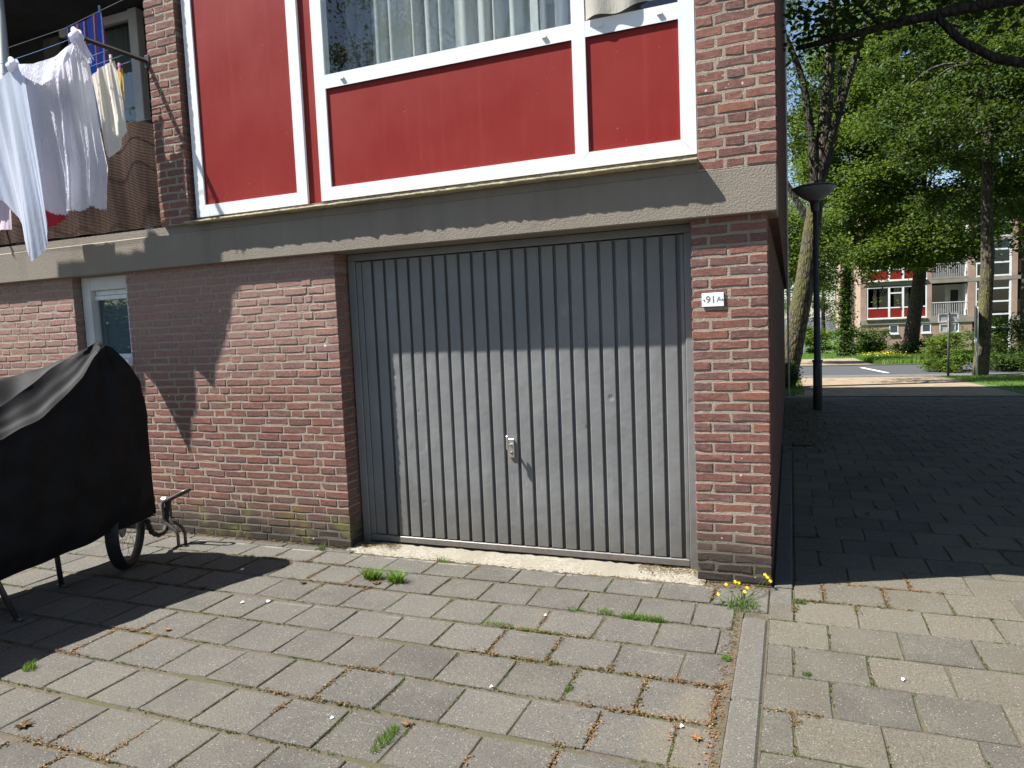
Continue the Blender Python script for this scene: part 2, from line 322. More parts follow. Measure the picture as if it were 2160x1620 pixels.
# ------------------------------------------------------------------ helpers
def link(o, parent=None):
    COL.objects.link(o)
    if parent is not None: o.parent = parent
    return o
def tag(o, label=None, cat=None, group=None, kind=None):
    if label: o['label'] = label
    if cat: o['category'] = cat
    if group: o['group'] = group
    if kind: o['kind'] = kind
    return o
def empty(name, loc=(0, 0, 0), rz=0.0):
    o = bpy.data.objects.new(name, None); o.location = loc; o.rotation_euler = (0, 0, rz); o.empty_display_size = .1
    return link(o)
class MB:
    def __init__(s): s.v = []; s.f = []; s.sm = []
    def add(s, vs, fs, smooth=False):
        b = len(s.v); s.v += [tuple(v) for v in vs]; s.f += [tuple(i+b for i in f) for f in fs]; s.sm += [smooth]*len(fs); return s
    def box(s, x0, x1, y0, y1, z0, z1):
        return s.add([(x0, y0, z0), (x1, y0, z0), (x1, y1, z0), (x0, y1, z0), (x0, y0, z1), (x1, y0, z1), (x1, y1, z1), (x0, y1, z1)],
                     [(0, 3, 2, 1), (4, 5, 6, 7), (0, 1, 5, 4), (1, 2, 6, 5), (2, 3, 7, 6), (3, 0, 4, 7)])
    def cbox(s, x0, x1, y0, y1, z0, z1, b=.004):
        """box with chamfered edges"""
        bm = bmesh.new(); bmesh.ops.create_cube(bm, size=1)
        for v in bm.verts: v.co = Vector(((x0+x1)/2+v.co.x*(x1-x0), (y0+y1)/2+v.co.y*(y1-y0), (z0+z1)/2+v.co.z*(z1-z0)))
        bmesh.ops.bevel(bm, geom=list(bm.edges), offset=b, segments=1, affect='EDGES')
        bm.verts.index_update(); vs = [tuple(v.co) for v in bm.verts]; fs = [tuple(v.index for v in f.verts) for f in bm.faces]; bm.free()
        return s.add(vs, fs)
    def prism(s, poly, y0, y1):
        """polygon of (x, z) extruded along y"""
        n = len(poly); vs = [(x, y0, z) for x, z in poly]+[(x, y1, z) for x, z in poly]
        return s.add(vs, [tuple(range(n)), tuple(range(2*n-1, n-1, -1))]+[(i+n, (i+1) % n+n, (i+1) % n, i) for i in range(n)])
    def tube(s, pts, rad, seg=10, cap=True, smooth=True, jit=0.0, closed=False):
        pts = [Vector(p) for p in pts]; n = len(pts)
        if not hasattr(rad, '__len__'): rad = [rad]*n
        rings = []; prev = None
        for i, p in enumerate(pts):
            d = (pts[(i+1) % n]-pts[i-1]) if closed else (pts[min(i+1, n-1)]-pts[max(i-1, 0)])
            d.normalize()
            a = prev if prev is not None else (Vector((0, 0, 1)) if abs(d.z) < .8 else Vector((1, 0, 0)))
            a = (a-d*a.dot(d)).normalized(); prev = a; b = d.cross(a)
            ring = []
            for k in range(seg):
                w = 2*math.pi*k/seg; rr = rad[i]*(1+(random.uniform(-jit, jit) if jit else 0))
                ring.append(p+a*math.cos(w)*rr+b*math.sin(w)*rr)
            rings.append(ring)
        vs = [v for r in rings for v in r]; fs = []
        for i in range(n if closed else n-1):
            j = (i+1) % n
            for k in range(seg): fs.append((i*seg+k, i*seg+(k+1) % seg, j*seg+(k+1) % seg, j*seg+k))
        if cap and not closed: fs += [tuple(range(seg-1, -1, -1)), tuple((n-1)*seg+k for k in range(seg))]
        return s.add(vs, fs, smooth)
    def lathe(s, prof, seg=32, c=(0, 0, 0), smooth=True):
        vs = []; fs = []; n = len(prof)
        for k in range(seg):
            w = 2*math.pi*k/seg
            for r_, z in prof: vs.append((c[0]+r_*math.cos(w), c[1]+r_*math.sin(w), c[2]+z))
        for k in range(seg):
            for i in range(n-1): fs.append((k*n+i, ((k+1) % seg)*n+i, ((k+1) % seg)*n+i+1, k*n+i+1))
        return s.add(vs, fs, smooth)
    def mesh(s, name, mat):
        me = bpy.data.meshes.new(name); me.from_pydata(s.v, [], s.f); me.materials.append(mat)
        me.polygons.foreach_set('use_smooth', s.sm); me.update(); return me
    def build(s, name, mat, parent=None, loc=(0, 0, 0)):
        o = bpy.data.objects.new(name, s.mesh(name, mat)); o.location = loc
        return link(o, parent)
def arrays_obj(name, v, quads, mat, parent=None, tris=None, smooth=False):
    me = bpy.data.meshes.new(name); v = np.asarray(v, np.float32)
    fc = np.asarray(quads if quads is not None else tris, np.int32); k = fc.shape[1]
    me.vertices.add(len(v)); me.vertices.foreach_set('co', v.ravel())
    me.loops.add(fc.size); me.loops.foreach_set('vertex_index', fc.ravel())
    me.polygons.add(len(fc)); me.polygons.foreach_set('loop_start', np.arange(len(fc), dtype=np.int32)*k)
    if smooth: me.polygons.foreach_set('use_smooth', np.ones(len(fc), bool))
    me.update(calc_edges=True); me.materials.append(mat)
    return link(bpy.data.objects.new(name, me), parent)
def grid_obj(name, P, mat, parent=None, smooth=True):
    """P: (nv, nu, 3) array of points"""
    nv, nu, _ = P.shape; idx = np.arange(nv*nu).reshape(nv, nu)
    q = np.stack([idx[:-1, :-1], idx[:-1, 1:], idx[1:, 1:], idx[1:, :-1]], -1).reshape(-1, 4)
    return arrays_obj(name, P.reshape(-1, 3), q, mat, parent, smooth=smooth)
def polyline(pts, t):
    pts = np.asarray(pts, float); d = np.r_[0, np.cumsum(np.linalg.norm(np.diff(pts, axis=0), axis=1))]; d /= d[-1]
    return np.stack([np.interp(t, d, pts[:, k]) for k in range(pts.shape[1])], -1)

# ------------------------------------------------------------------ bricks
BRICKS = []          # (centre x, front y, centre z, length, height, depth, axis)
def brick_geo(L, Hh, Dd, rng):
    """irregular brick, front face at y=0 looking to -y, 38 triangles"""
    a, b = L/2, Hh/2; j = lambda s: rng.uniform(-s, s)
    out = [(-a, -b), (-a*.35, -b), (a*.4, -b), (a, -b), (a, b), (a*.3, b), (-a*.4, b), (-a, b)]
    out = [(x+j(.0026), z+j(.0030)) for x, z in out]
    if rng.random() < .22:                                   # a chipped corner
        k = rng.choice([0, 3, 4, 7]); x, z = out[k]; out[k] = (x*(1-.018/a*rng.random()), z*(1-.010/b*rng.random()))
    e = rng.uniform(.0025, .0045)
    ins = [(x-math.copysign(e, x), z-math.copysign(e, z)) for x, z in out]
    vs = [(x, -.0012+j(.0012), z) for x, z in ins]+[(x, e*.8+j(.001), z) for x, z in out]+[(x, Dd, z) for x, z in out]
    fs = [tuple(range(8))]
    for o_ in (0, 8): fs += [(i+o_, i+o_+8, (i+1) % 8+o_+8, (i+1) % 8+o_) for i in range(8)]
    return vs, fs
JO = .0135
def wild_course(x0, x1, prev, end_header):
    """lengths of one course of wild bond; prev: joints of the course below"""
    best = None
    for _ in range(12):
        xs = []; x = x0 - random.uniform(0, .2)
        while x < x1:
            L = .207 if random.random() < .76 else .098
            xs.append((x, x+L)); x += L+JO
        xs = [(max(a, x0), min(b, x1)) for a, b in xs if b > x0+.03]
        if xs[-1][1]-xs[-1][0] < .05: xs.pop(); xs[-1] = (xs[-1][0], x1)
        else: xs[-1] = (xs[-1][0], x1)
        if end_header is not None:
            while xs and xs[-1][0] > x1-end_header-JO-.05: xs.pop()
            xs[-1] = (xs[-1][0], x1-end_header-JO); xs.append((x1-end_header, x1))
        js = [b for a, b in xs]
        bad = sum(1 for q in js for p in prev if abs(p-q) < .03)
        if best is None or bad < best[0]: best = (bad, xs, js)
    return best[1], best[2]
CH = .0625
def add_brick(xa, xb, z, y=0.0, depth=.10, axis='x', h=None):
    BRICKS.append(((xa+xb)/2, y+random.uniform(-.0015, .0015), z+random.uniform(-.001, .001), xb-xa, (h or CH-JO)+random.uniform(-.002, .002), depth, axis))

# ------------------------------------------------------------------ our apartment block
bld = empty('apartment_building', (-3, 0, 0))
bld.location = (0, 0, 0)
tag(bld, 'red brick apartment building with grey garage door, taupe concrete band and red window panels', 'building')
LX0, GX0, GX1, PX1 = -7.6, -3.13, -.556, -.117
BAND0, BAND1 = 2.235, 2.50
# lower wall: mortar bodies set 5 mm behind the brick faces
mw = MB()
R_ = .0012
mw.box(LX0, -5.906, R_, .30, 0, BAND0)
mw.box(-5.906, -5.244, R_, .30, 0, 1.464)
mw.box(-5.244, GX0-.006, R_, .30, 0, BAND0)
lower_wall = mw.build('wall', M['mortar'], bld)
mw = MB(); mw.box(GX1+.006, PX1-.006, R_, .30, 0, BAND0); corner_pier = mw.build('pier', M['mortar'], bld)
ncourse = 36
prev = []
for k in range(ncourse):
    z = .012+k*CH+.025
    if z > BAND0: break
    # left of the garage, with the small window cut out
    eh = .098 if k % 2 else .205
    xs, js = wild_course(LX0, GX0, prev, eh); prev = js
    for a, b in xs:
        cuts = [(a, b)]
        if z > 1.47-.02:
            nc = []
            for p, q in cuts:
                if p < -5.90: nc.append((p, min(q, -5.90)))
                if q > -5.25: nc.append((max(p, -5.25), q))
            cuts = nc
        for p, q in cuts:
            if q-p > .025: add_brick(p, q, z, 0, .205 if (q > GX0-.01 and k % 2) else .10)
    if k % 2 == 0: BRICKS.append((GX0, .155, z, .085, CH-JO, .06, '+x'))     # reveal brick beside a header course
    # pier right of the garage
    w = PX1-GX1
    if k % 2 == 0:
        m_ = GX1+w/2+random.uniform(-.006, .006)
        add_brick(GX1, m_-JO/2, z); add_brick(m_+JO/2, PX1, z, 0, .10)
    else:
        h1, h2 = random.uniform(.096, .106), random.uniform(.094, .104)
        add_brick(GX1, GX1+h1, z, 0, .18); add_brick(GX1+h1+JO, PX1-h2-JO, z); add_brick(PX1-h2, PX1, z, 0, .205)
# upper pier at the corner (flush with the band), and pier beside the balcony
UY = -.055; UX0, UX1 = -.498, -.062
up = MB(); up.box(UX0, UX1-.005, UY+R_, .25, BAND1, 5.1); upper_wall = up.build('wall', M['mortar'], bld)
for k in range(41):
    z = BAND1+.003+k*CH+.028
    if k % 2 == 0:
        a = random.uniform(.142, .158); b = random.uniform(.098, .106)
        add_brick(UX0, UX0+a, z, UY); add_brick(UX0+a+JO, UX0+a+JO+b, z, UY); add_brick(UX0+a+b+2*JO, UX1, z, UY)
    else:
        a = random.uniform(.096, .106); b = random.uniform(.094, .104)
        add_brick(UX0, UX0+a, z, UY); add_brick(UX0+a+JO, UX1-b-JO, z, UY); add_brick(UX1-b, UX1, z, UY, .205)
BY = -.085; BX0, BX1 = -4.71, -4.40
bp = MB(); bp.box(BX0+.006, BX1-.006, BY+R_, 1.30, BAND1+.06, 5.1); balcony_pier = bp.build('wall', M['mortar'], bld)
for k in range(40):
    z = BAND1+.063+k*CH+.028
    if k % 2 == 0: add_brick(BX0, BX0+.098, z, BY); add_brick(BX0+.098+JO, BX1, z, BY, .12)
    else: add_brick(BX0, BX1-.098-JO, z, BY); add_brick(BX1-.098, BX1, z, BY, .12)
# split: the 300 bricks that show largest are objects, the rest one mass per wall
def in_view(x, y, z):
    v = Vector((x, y, z))-CAM_POS; d = v.dot(_f)
    if d < .2: return None
    px, py = v.dot(_r)/d*1480/1080, v.dot(_u)/d*1480/810
    return (abs(px) < 1.0 and abs(py) < 1.0), d
scored = []
for i, b in enumerate(BRICKS):
    iv = in_view(b[0], b[1], b[2]); hid = b[0] < -4.35 and b[2] < 1.5 and b[2] > .38
    scored.append((b[3]/(iv[1]**2) if (iv and iv[0] and not hid) else 0.0, i))
scored.sort(reverse=True); single = set(i for s_, i in scored[:300])
brng = random.Random(5); masses = {}
VARS = {}
def wall_of(b): return (lower_wall if b[0] < -2 else corner_pier) if b[2] < BAND0 else (upper_wall if b[0] > -2 else balcony_pier)
for i, (x, y, z, L, Hh, Dd, ax) in enumerate(BRICKS):
    W = wall_of(BRICKS[i])
    if i in single:
        key = (round(L/.006), round(Dd, 2), brng.randrange(6), ax)
        if key not in VARS:
            vs, fs = brick_geo(L, CH-JO, Dd, brng)
            me = bpy.data.meshes.new('brick'); me.from_pydata(vs, [], fs); me.materials.append(M['brick']); me.update(); VARS[key] = (me, L)
        me, L0 = VARS[key]
        o = bpy.data.objects.new('brick', me); o.location = (x, y, z); o.scale = (L/L0, 1, 1)
        if brng.random() < .5 and ax == 'x': pass
        if ax == '+x': o.rotation_euler = (0, 0, math.pi/2)
        else: o.rotation_euler = (0, brng.uniform(-.006, .006), 0)
        link(o, W)
    else:
        vs, fs = brick_geo(L, Hh, Dd, brng)
        if ax == '+x': vs = [(-v[1], v[0], v[2]) for v in vs]
        masses.setdefault(W.name, (W, MB()))[1].add([(v[0]+x, v[1]+y, v[2]+z) for v in vs], fs)
for W, mb in masses.values(): tag(mb.build('brick_courses', M['brick'], W), kind='stuff')

# side wall, back, floors above and roof: what stands round the corner and casts the alley's shade
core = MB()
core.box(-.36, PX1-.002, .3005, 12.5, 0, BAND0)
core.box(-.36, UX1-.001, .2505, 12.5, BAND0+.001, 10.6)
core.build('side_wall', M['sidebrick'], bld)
bk = MB(); bk.box(-19, -.361, 12.2, 12.499, 0, 10.599); bk.box(-19, -18.7, .31, 12.2, 0, 10.599); bk.box(-18.7, -.361, 2.8, 3.0, 0, 10.59); bk.build('back_wall', M['farbrick'], bld)
upf = MB(); upf.box(-19, -.361, -.03, 1.5, 5.32, 10.598); upf.build('upper_front', M['farbrick'], bld)
rf = MB(); rf.box(-19.1, .05, -.15, 12.7, 10.6, 10.9); rf.build('roof', M['concrete'], bld)
sl = MB(); sl.cbox(-19, -.10, -.06, 2.9, 5.102, 5.319, .006); sl.build('floor_slab', M['band'], bld)
# concrete band
bd = MB(); bd.cbox(-9.5, UX1, UY, .29, BAND0, BAND1, .006); bd.box(-4.399, UX0, UY+.006, .2, BAND1-.001, 2.552); bd.box(-9.5, -4.40, UY+.008, .2, BAND1-.002, 2.56)
band = bd.build('concrete_band', M['band'], bld)
dp = MB(); dp.tube([(-.040, 11.2, 0.0), (-.040, 11.2, 10.5)], .02, 10); dp.build('drainpipe', M['reedwhite'], bld)
# ---- garage door
gd = MB()
FY = .150
gd.cbox(GX0+.012, GX0+.075, FY, .21, .012, BAND0-.055, .004); gd.cbox(GX1-.062, GX1-.006, FY, .21, .012, BAND0-.055, .004)
gd.cbox(GX0+.012, GX1-.006, FY+.002, .21, BAND0-.0545, BAND0-.003, .004)
gframe = empty('garage_door'); gframe.parent = bld; gframe.matrix_parent_inverse = Matrix()
tag(gframe, 'dark grey ribbed steel garage door with small lever handle')
gd.build('frame', M['door'], gframe)
DX0, DX1 = GX0+.078, GX1-.064
lf = MB(); lf.box(DX0, DX1, .192, .205, .035, BAND0-.06); lf.build('backing_sheet', M['door'], gframe)
ed = MB(); ed.cbox(DX0, DX0+.045, .160, .1918, .078, BAND0-.062, .003); ed.cbox(DX1-.024, DX1, .160, .1918, .078, BAND0-.062, .003)
ed.cbox(DX0, DX1, .152, .1918, .030, .0765, .004); ed.build('leaf_edge', M['door'], gframe)
NS = 23; SX0, SX1 = DX0+.050, DX1-.027; pitch = (SX1-SX0)/NS
def slat_mesh(w, h, rng):
    e = .0045; nz = 26; rows = []
    vs = []; fs = []
    ph = rng.uniform(0, 6); am = rng.uniform(.0002, .0007)
    for i in range(nz+1):
        zz = h*i/nz; b = am*math.sin(ph+zz*rng.uniform(2.6, 2.9))
        for x, y in ((0, .029), (0, .003), (e, 0), (w*.5, b-.0004), (w-e, 0), (w, .003), (w, .029)): vs.append((x, y+(b if 0 < x < w else 0), zz))
    for i in range(nz):
        for k in range(6): fs.append((i*7+k, i*7+k+1, (i+1)*7+k+1, (i+1)*7+k))
    fs += [tuple(range(6, -1, -1)), tuple(nz*7+k for k in range(7))]
    me = bpy.data.meshes.new('slat'); me.from_pydata(vs, [], fs); me.materials.append(M['door']); me.update(); return me
srng = random.Random(3)
for k in range(NS):
    me = slat_mesh(pitch-.0225, BAND0-.065-.085, srng)
    o = bpy.data.objects.new('slat', me); o.location = (SX0+k*pitch, .1625, .084); link(o, gframe)
hx, hz = -1.845, .80
hd = MB(); hd.cbox(hx-.016, hx+.024, .150, .1622, hz-.085, hz+.050, .004); hpl = hd.build('lock_plate', M['steel'], gframe)
hl = MB(); hl.tube([(hx+.004, .150, hz+.005), (hx+.002, .105, hz+.006)], .009, 10); hl.cbox(hx-.013, hx+.002, .094, .108, hz-.020, hz+.078, .004); hl.build('handle', M['steel'], gframe)
kh = MB(); kh.tube([(hx+.006, .1495, hz-.050), (hx+.006, .146, hz-.050)], .010, 12); kh.build('keyhole', M['darksteel'], gframe)
# threshold of rough concrete
n = 70; T = np.zeros((9, n, 3)); xs_ = np.linspace(GX0-.02, GX1+.05, n)
for i, yy in enumerate(np.linspace(.30, -.065, 9)):
    T[i, :, 0] = xs_; T[i, :, 1] = yy; T[i, :, 2] = .014+.004*RNG.standard_normal(n)*(yy < .2)-(.022 if i == 8 else (.010 if i == 7 else 0))
T[-1, :, 1] += .008*np.sin(xs_*5)+.006*RNG.standard_normal(n)
grid_obj('threshold', T, M['threshold'], bld)
# ---- small window in the garage-level wall
sw = empty('window'); sw.parent = bld
wx0, wx1, wz0, wz1, wy = -5.90, -5.25, 1.47, 2.234, .075
s1 = MB(); s1.cbox(wx0+.01, wx0+.115, wy, .16, wz0, wz1, .004); s1.cbox(wx1-.10, wx1-.002, wy, .16, wz0, wz1, .004); s1.cbox(wx0+.116, wx1-.101, wy+.002, .16, wz1-.12, wz1-.002, .004); s1.cbox(wx0+.116, wx1-.101, wy+.002, .16, wz0+.03, wz0+.075, .004)
s1.build('frame', M['reedwhite'], sw)
s2 = MB(); s2.cbox(wx0+.12, wx1-.105, wy+.045, .15, wz1-.165, wz1-.122, .003); s2.cbox(wx0+.12, wx1-.105, wy+.035, .15, wz1-.205, wz1-.168, .003); s2.build('ventilator', M['white'], sw)
s3 = MB(); s3.box(wx0+.116, wx1-.10, .140, .144, wz0+.076, wz1-.206); s3.build('pane', M['glass'], sw)
s4 = MB(); s4.cbox(wx0-.01, wx1+.0, -.045, .15, wz0-.028, wz0+.028, .005); s4.build('sill', M['white'], sw)
s5 = MB(); s5.box(wx0+.05, wx1-.05, .175, .18, wz0+.05, wz1-.1); s5.build('blind', mat_simple('slate_blind', (.11, .15, .17), .8, .1, 3), sw)
# ---- front windows: frames of mitred white profiles round red panels and glass
FYF = -.050
def mitred(mb, x0, x1, z0, z1, w, y0, y1, gap=.0007):
    g = gap
    mb.prism([(x0, z0), (x1, z0), (x1-w, z0+w), (x0+w, z0+w)][::-1], y0, y1) if False else None
    for poly in ([(x0+g, z0), (x1-g, z0), (x1-w-g, z0+w), (x0+w+g, z0+w)], [(x0+g, z1), (x0+w+g, z1-w), (x1-w-g, z1-w), (x1-g, z1)],
                 [(x0, z0+g), (x0+w, z0+w+g), (x0+w, z1-w-g), (x0, z1-g)], [(x1, z0+g), (x1, z1-g), (x1-w, z1-w-g), (x1-w, z0+w+g)]):
        mb.prism(poly, y0, y1)
FT = 5.08
tall = empty('tall_window_panel'); tall.parent = bld
m1 = MB(); mitred(m1, -4.36, -3.292, 2.603, FT, .090, FYF, .02); m1.build('frame', M['white'], tall)
m2 = MB(); m2.box(-4.275, -3.377, FYF+.012, .015, 2.69, FT-.08); m2.build('panel', M['red'], tall)
st = MB(); st.box(-3.2915, -3.1705, FYF+.022, .05, 2.585, FT); st.build('red_strip', M['red'], bld)
win = empty('window'); win.parent = bld
m3 = MB(); mitred(m3, -3.170, -.502, 2.608, FT, .092, FYF, .02)
m3.prism([(-1.243, 2.700), (-1.200, 2.660), (-1.157, 2.700), (-1.157, FT-.092), (-1.243, FT-.092)], FYF-.0006, .02)
for a, b in ((-3.078, -1.243), (-1.157, -.594)):
    m3.prism([(a, 3.391), (b, 3.391), (b, 3.486), (a, 3.486)], FYF, .02)
m3.build('frame', M['white'], win)
for a, b in ((-3.08, -1.24), (-1.16, -.592)):
    p_ = MB(); p_.box(a, b, FYF+.0125, .015, 2.695, 3.395); p_.build('panel', M['red'], win)
    g_ = MB(); g_.box(a, b, FYF+.016, FYF+.022, 3.480, FT-.09); g_.build('pane', M['glass'], win)
for x in (-2.93, -1.42, -1.06, -.70):
    c_ = MB(); c_.cbox(x-.016, x+.016, FYF-.011, FYF+.002, 3.432, 3.446, .002); c_.build('weep_cap', M['white'], win)
bead = MB()
for a, b in ((-3.078, -1.243), (-1.157, -.594)): bead.box(a, b, FYF+.001, FYF+.015, 3.3885, 3.3908)
bead.build('bead', M['black'], win)
sg = MB(); sg.box(-4.395, UX0-.001, UY+.016, .1, 2.573, 2.6025); sg.build('seal_strip', M['grey_seal'], bld)
# sill with a worn, uneven front edge
n = 120; xs_ = np.linspace(-4.425, UX0+.004, n); P = np.zeros((6, n, 3))
for i, (yy, zz) in enumerate(((.02, 2.5725), (-.118, 2.5715), (-.123, 2.568), (-.123, 2.558), (-.119, 2.5545), (.02, 2.5545))):
    P[i, :, 0] = xs_; P[i, :, 1] = yy+(.0022*RNG.standard_normal(n) if yy < 0 else 0); P[i, :, 2] = zz+.0009*RNG.standard_normal(n)
grid_obj('window_sill', P, M['sill'], bld, smooth=False)
# rooms behind the glass
rm = MB(); rm.box(-4.39, -.37, 2.70, 2.75, 2.62, 5.1); rm.box(-4.39, -.37, .03, 2.7, 2.56, 2.62); rm.box(-4.39, -4.33, .03, 2.7, 2.62, 5.1); rm.build('room', M['wall_plain'], bld)
bb = MB(); bb.box(-9.5, -7.37, 1.28, 1.40, 2.50, 5.1); bb.box(-6.30, -4.711, 1.28, 1.40, 2.50, 5.1); bb.box(-7.37, -6.30, 1.28, 1.40, 2.5, 2.62); bb.box(-7.6, -6.1, 2.0, 2.1, 2.5, 5.1); bb.box(-9.5, -9.3, 0, 1.28, 2.5, 5.1); bb.box(-9.5, -4.711, .0, 1.279, 5.07, 5.101); bb.build('balcony_back_wall', M['dark'], bld)  # last box: dark ceiling sheet painted to stand in for balcony shade
# balcony window-door on the back wall
bw = empty('balcony_window'); bw.parent = bld
q1 = MB(); q1.cbox(-6.31, -6.19, 1.17, 1.26, 2.62, 5.06, .005);  q1.cbox(-7.355, -6.315, 1.19, 1.26, 4.98, 5.06, .005); q1.build('frame', M['reedwhite'], bw); q1 = MB(); q1.cbox(-7.62, -7.36, 1.19, 1.26, 2.62, 5.0, .005); q1.build('post', mat_simple('brown_post', (.10, .085, .075), .8), bw)
q2 = MB(); q2.box(-7.36, -6.31, 1.215, 1.22, 2.62, 4.98); q2.build('pane', M['glass'], bw)
# brown woven screen along the balcony rail
nx, nz = 150, 40; u = np.linspace(0, 1, nx); v = np.linspace(0, 1, nz); U, V = np.meshgrid(u, v)
P = np.zeros((nz, nx, 3)); P[..., 0] = -9.2+U*(9.2-4.715); P[..., 2] = 2.585+V*(.845+.02*np.sin(U*23)); P[..., 1] = -.025+.012*np.sin(U*70+V*2)+.018*np.sin(U*31)*(V)+.02*np.sin(U*9+V*5)
scr = grid_obj('screen', P, M['screen'], bld); tag(scr, 'brown woven privacy screen along the balcony')
rl = MB(); rl.tube([(-9.2, .0, 3.42), (-4.72, .0, 3.43)], .018, 8); rl.build('balcony_rail', M['rustpole'], bld)
pp = MB(); pp.tube([(-6.66, .10, 2.56), (-6.66, .10, 5.1)], .045, 12); pp.build('drainpipe', M['reedwhite'], bld)

# ---- enamel number plate on the pier
npl = empty('house_number_plate', (-.431, -.004, 1.748)); tag(npl, 'small white house number plate reading 91A screwed to the brick pier', 'number plate')
q = MB(); q.cbox(-.064, .064, -.006, .002, -.041, .041, .002); q.build('plate', M['plate'], npl)
for x in (-.052, .054):
    q = MB(); q.tube([(x, -.006, 0), (x, -.0085, 0)], .0045, 8); q.build('screw', M['darksteel'], npl)
def text_obj(s, size, mat, parent, loc):
    cu = bpy.data.curves.new('number', 'FONT'); cu.body = s; cu.size = size; cu.align_x = 'CENTER'; cu.align_y = 'CENTER'; cu.extrude = .0004
    tmp = bpy.data.objects.new('number', cu); COL.objects.link(tmp)
    dg = bpy.context.evaluated_depsgraph_get(); me = bpy.data.meshes.new_from_object(tmp.evaluated_get(dg)); bpy.data.objects.remove(tmp)
    me.materials.clear(); me.materials.append(mat)
    o = bpy.data.objects.new('number', me); o.rotation_euler = (math.pi/2, 0, 0); o.location = loc; return link(o, parent)
text_obj('91', .060, M['ink'], npl, (-.012, -.0066, 0)); text_obj('A', .044, M['ink'], npl, (.036, -.0066, .001))

# ------------------------------------------------------------------ ground
def sheet(name, x0, x1, y0, y1, h, mat, kind='structure', x0b=None, x1b=None, parent=None):
    """sheet that follows the terrain; x0b/x1b: x limits at the far edge"""
    ys = [y0]+[b for b in (5, 57) if y0 < b < y1]+[y1]
    x0b = x0 if x0b is None else x0b; x1b = x1 if x1b is None else x1b
    P = np.zeros((len(ys), 2, 3))
    for i, y in enumerate(ys):
        t = (y-y0)/(y1-y0); P[i, 0] = (x0+(x0b-x0)*t, y, gz(y)+h); P[i, 1] = (x1+(x1b-x1)*t, y, gz(y)+h)
    o = grid_obj(name, P[::-1], mat, parent, smooth=False); return tag(o, kind=kind)
sheet('ground', -400, 400, -300, 900, -.016, M['asphalt'])
sheet('lawn', -120, 140, 15.5, 140, .0, M['lawn'])
sheet('clinker_path', .10, 4.6, 12.9, 20.65, .006, M['path'], x1b=4.3)
sheet('road', -80, 120, 21.9, 29.6, .012, M['asphalt'])
sheet('pavement_strip', -80, 120, 20.62, 21.88, .016, mat_simple('grey_paving', (.10, .10, .10), .9, .15, 4))
sheet('far_path', -6, 3.4, 29.75, 40.5, .012, M['path'])
kb = MB()
for y_, in ((29.62,),): kb.box(-80, 120, y_, y_+.12, gz(y_)-.1, gz(y_)+.06)
tag(kb.build('kerb', M['kerb']), kind='structure')
mk = MB(); mk.add([(3.05, 23.0, gz(23)+.017), (3.20, 23.0, gz(23)+.017), (2.80, 27.6, gz(27.6)+.017), (2.62, 27.6, gz(27.6)+.017)], [(0, 1, 2, 3)])
tag(mk.build('road_marking', M['plate']), kind='structure')

# paving: separate tiles with soil-filled joints
pave = tag(sheet('pavement', -9.5, 5.2, -6.5, 12.9, -.0065, M['soil']), kind='structure')
TILES = []     # x0,x1,y0,y1,mat
def tile(x0, x1, y0, y1, m):
    if x1-x0 > .03 and y1-y0 > .03: TILES.append((x0, x1, y0, y1, m))
TP = .3165; tj = .0085
trng = random.Random(21)
# in front of the garage
for k in range(20):
    y1 = -.052-k*TP if k else -.095; y0 = -.030-(k+1)*TP
    y1 = min(y1, -.030-k*TP)
    off = {0: .06, 1: 0, 2: .165, 3: .03, 4: .19, 5: .08}.get(k, (k % 2)*.16+trng.uniform(-.03, .05))
    x = -2.085-30*TP+off
    while x < -.29:
        w = TP+trng.uniform(-.004, .004); xe = min(x+w, -.275+trng.uniform(-.02, .01) if k > 0 else -.30)
        if xe > -9.5: tile(x, xe-tj-trng.uniform(0, .004), y0+tj+trng.uniform(-.004, .005), y1+trng.uniform(-.003, .002), 'tile')
        x += w
# left of the garage the tiles run up to the wall
x = -9.4
while x < -3.2:
    tile(x, x+.30, -.088, -.004, 'tile'); x += TP
# right of the kerb: sandy tiles in running bond, going on down the alley
for k in range(-20, 42):
    y0 = -.470+(k)*.3125; y1 = y0+.3125-tj
    off = (.0 if k % 2 else .16)+trng.uniform(-.01, .01)
    xl = -.119 if y1 < -.01 else .012
    x = .165-3*.3215+off
    while x < 5.1:
        w = .3215+trng.uniform(-.002, .002)
        tile(max(x, xl), x+w-tj, y0+trng.uniform(-.002, .002), y1, 'tile_warm'); x += w
scored = []
for i, (x0, x1, y0, y1, m) in enumerate(TILES):
    c = ((x0+x1)/2, (y0+y1)/2, gz((y0+y1)/2)); vis = False
    for cx in (x0, x1):
        for cy in (y0, y1):
            iv = in_view(cx, cy, c[2]); vis = vis or bool(iv and iv[0])
    d = (Vector(c)-CAM_POS).length; scored.append(((x1-x0)*(y1-y0)/d**3 if vis else 0, i))
scored.sort(reverse=True); keep = set(i for s_, i in scored[:300] if s_ > 0); seen = set(i for s_, i in scored if s_ > 0)
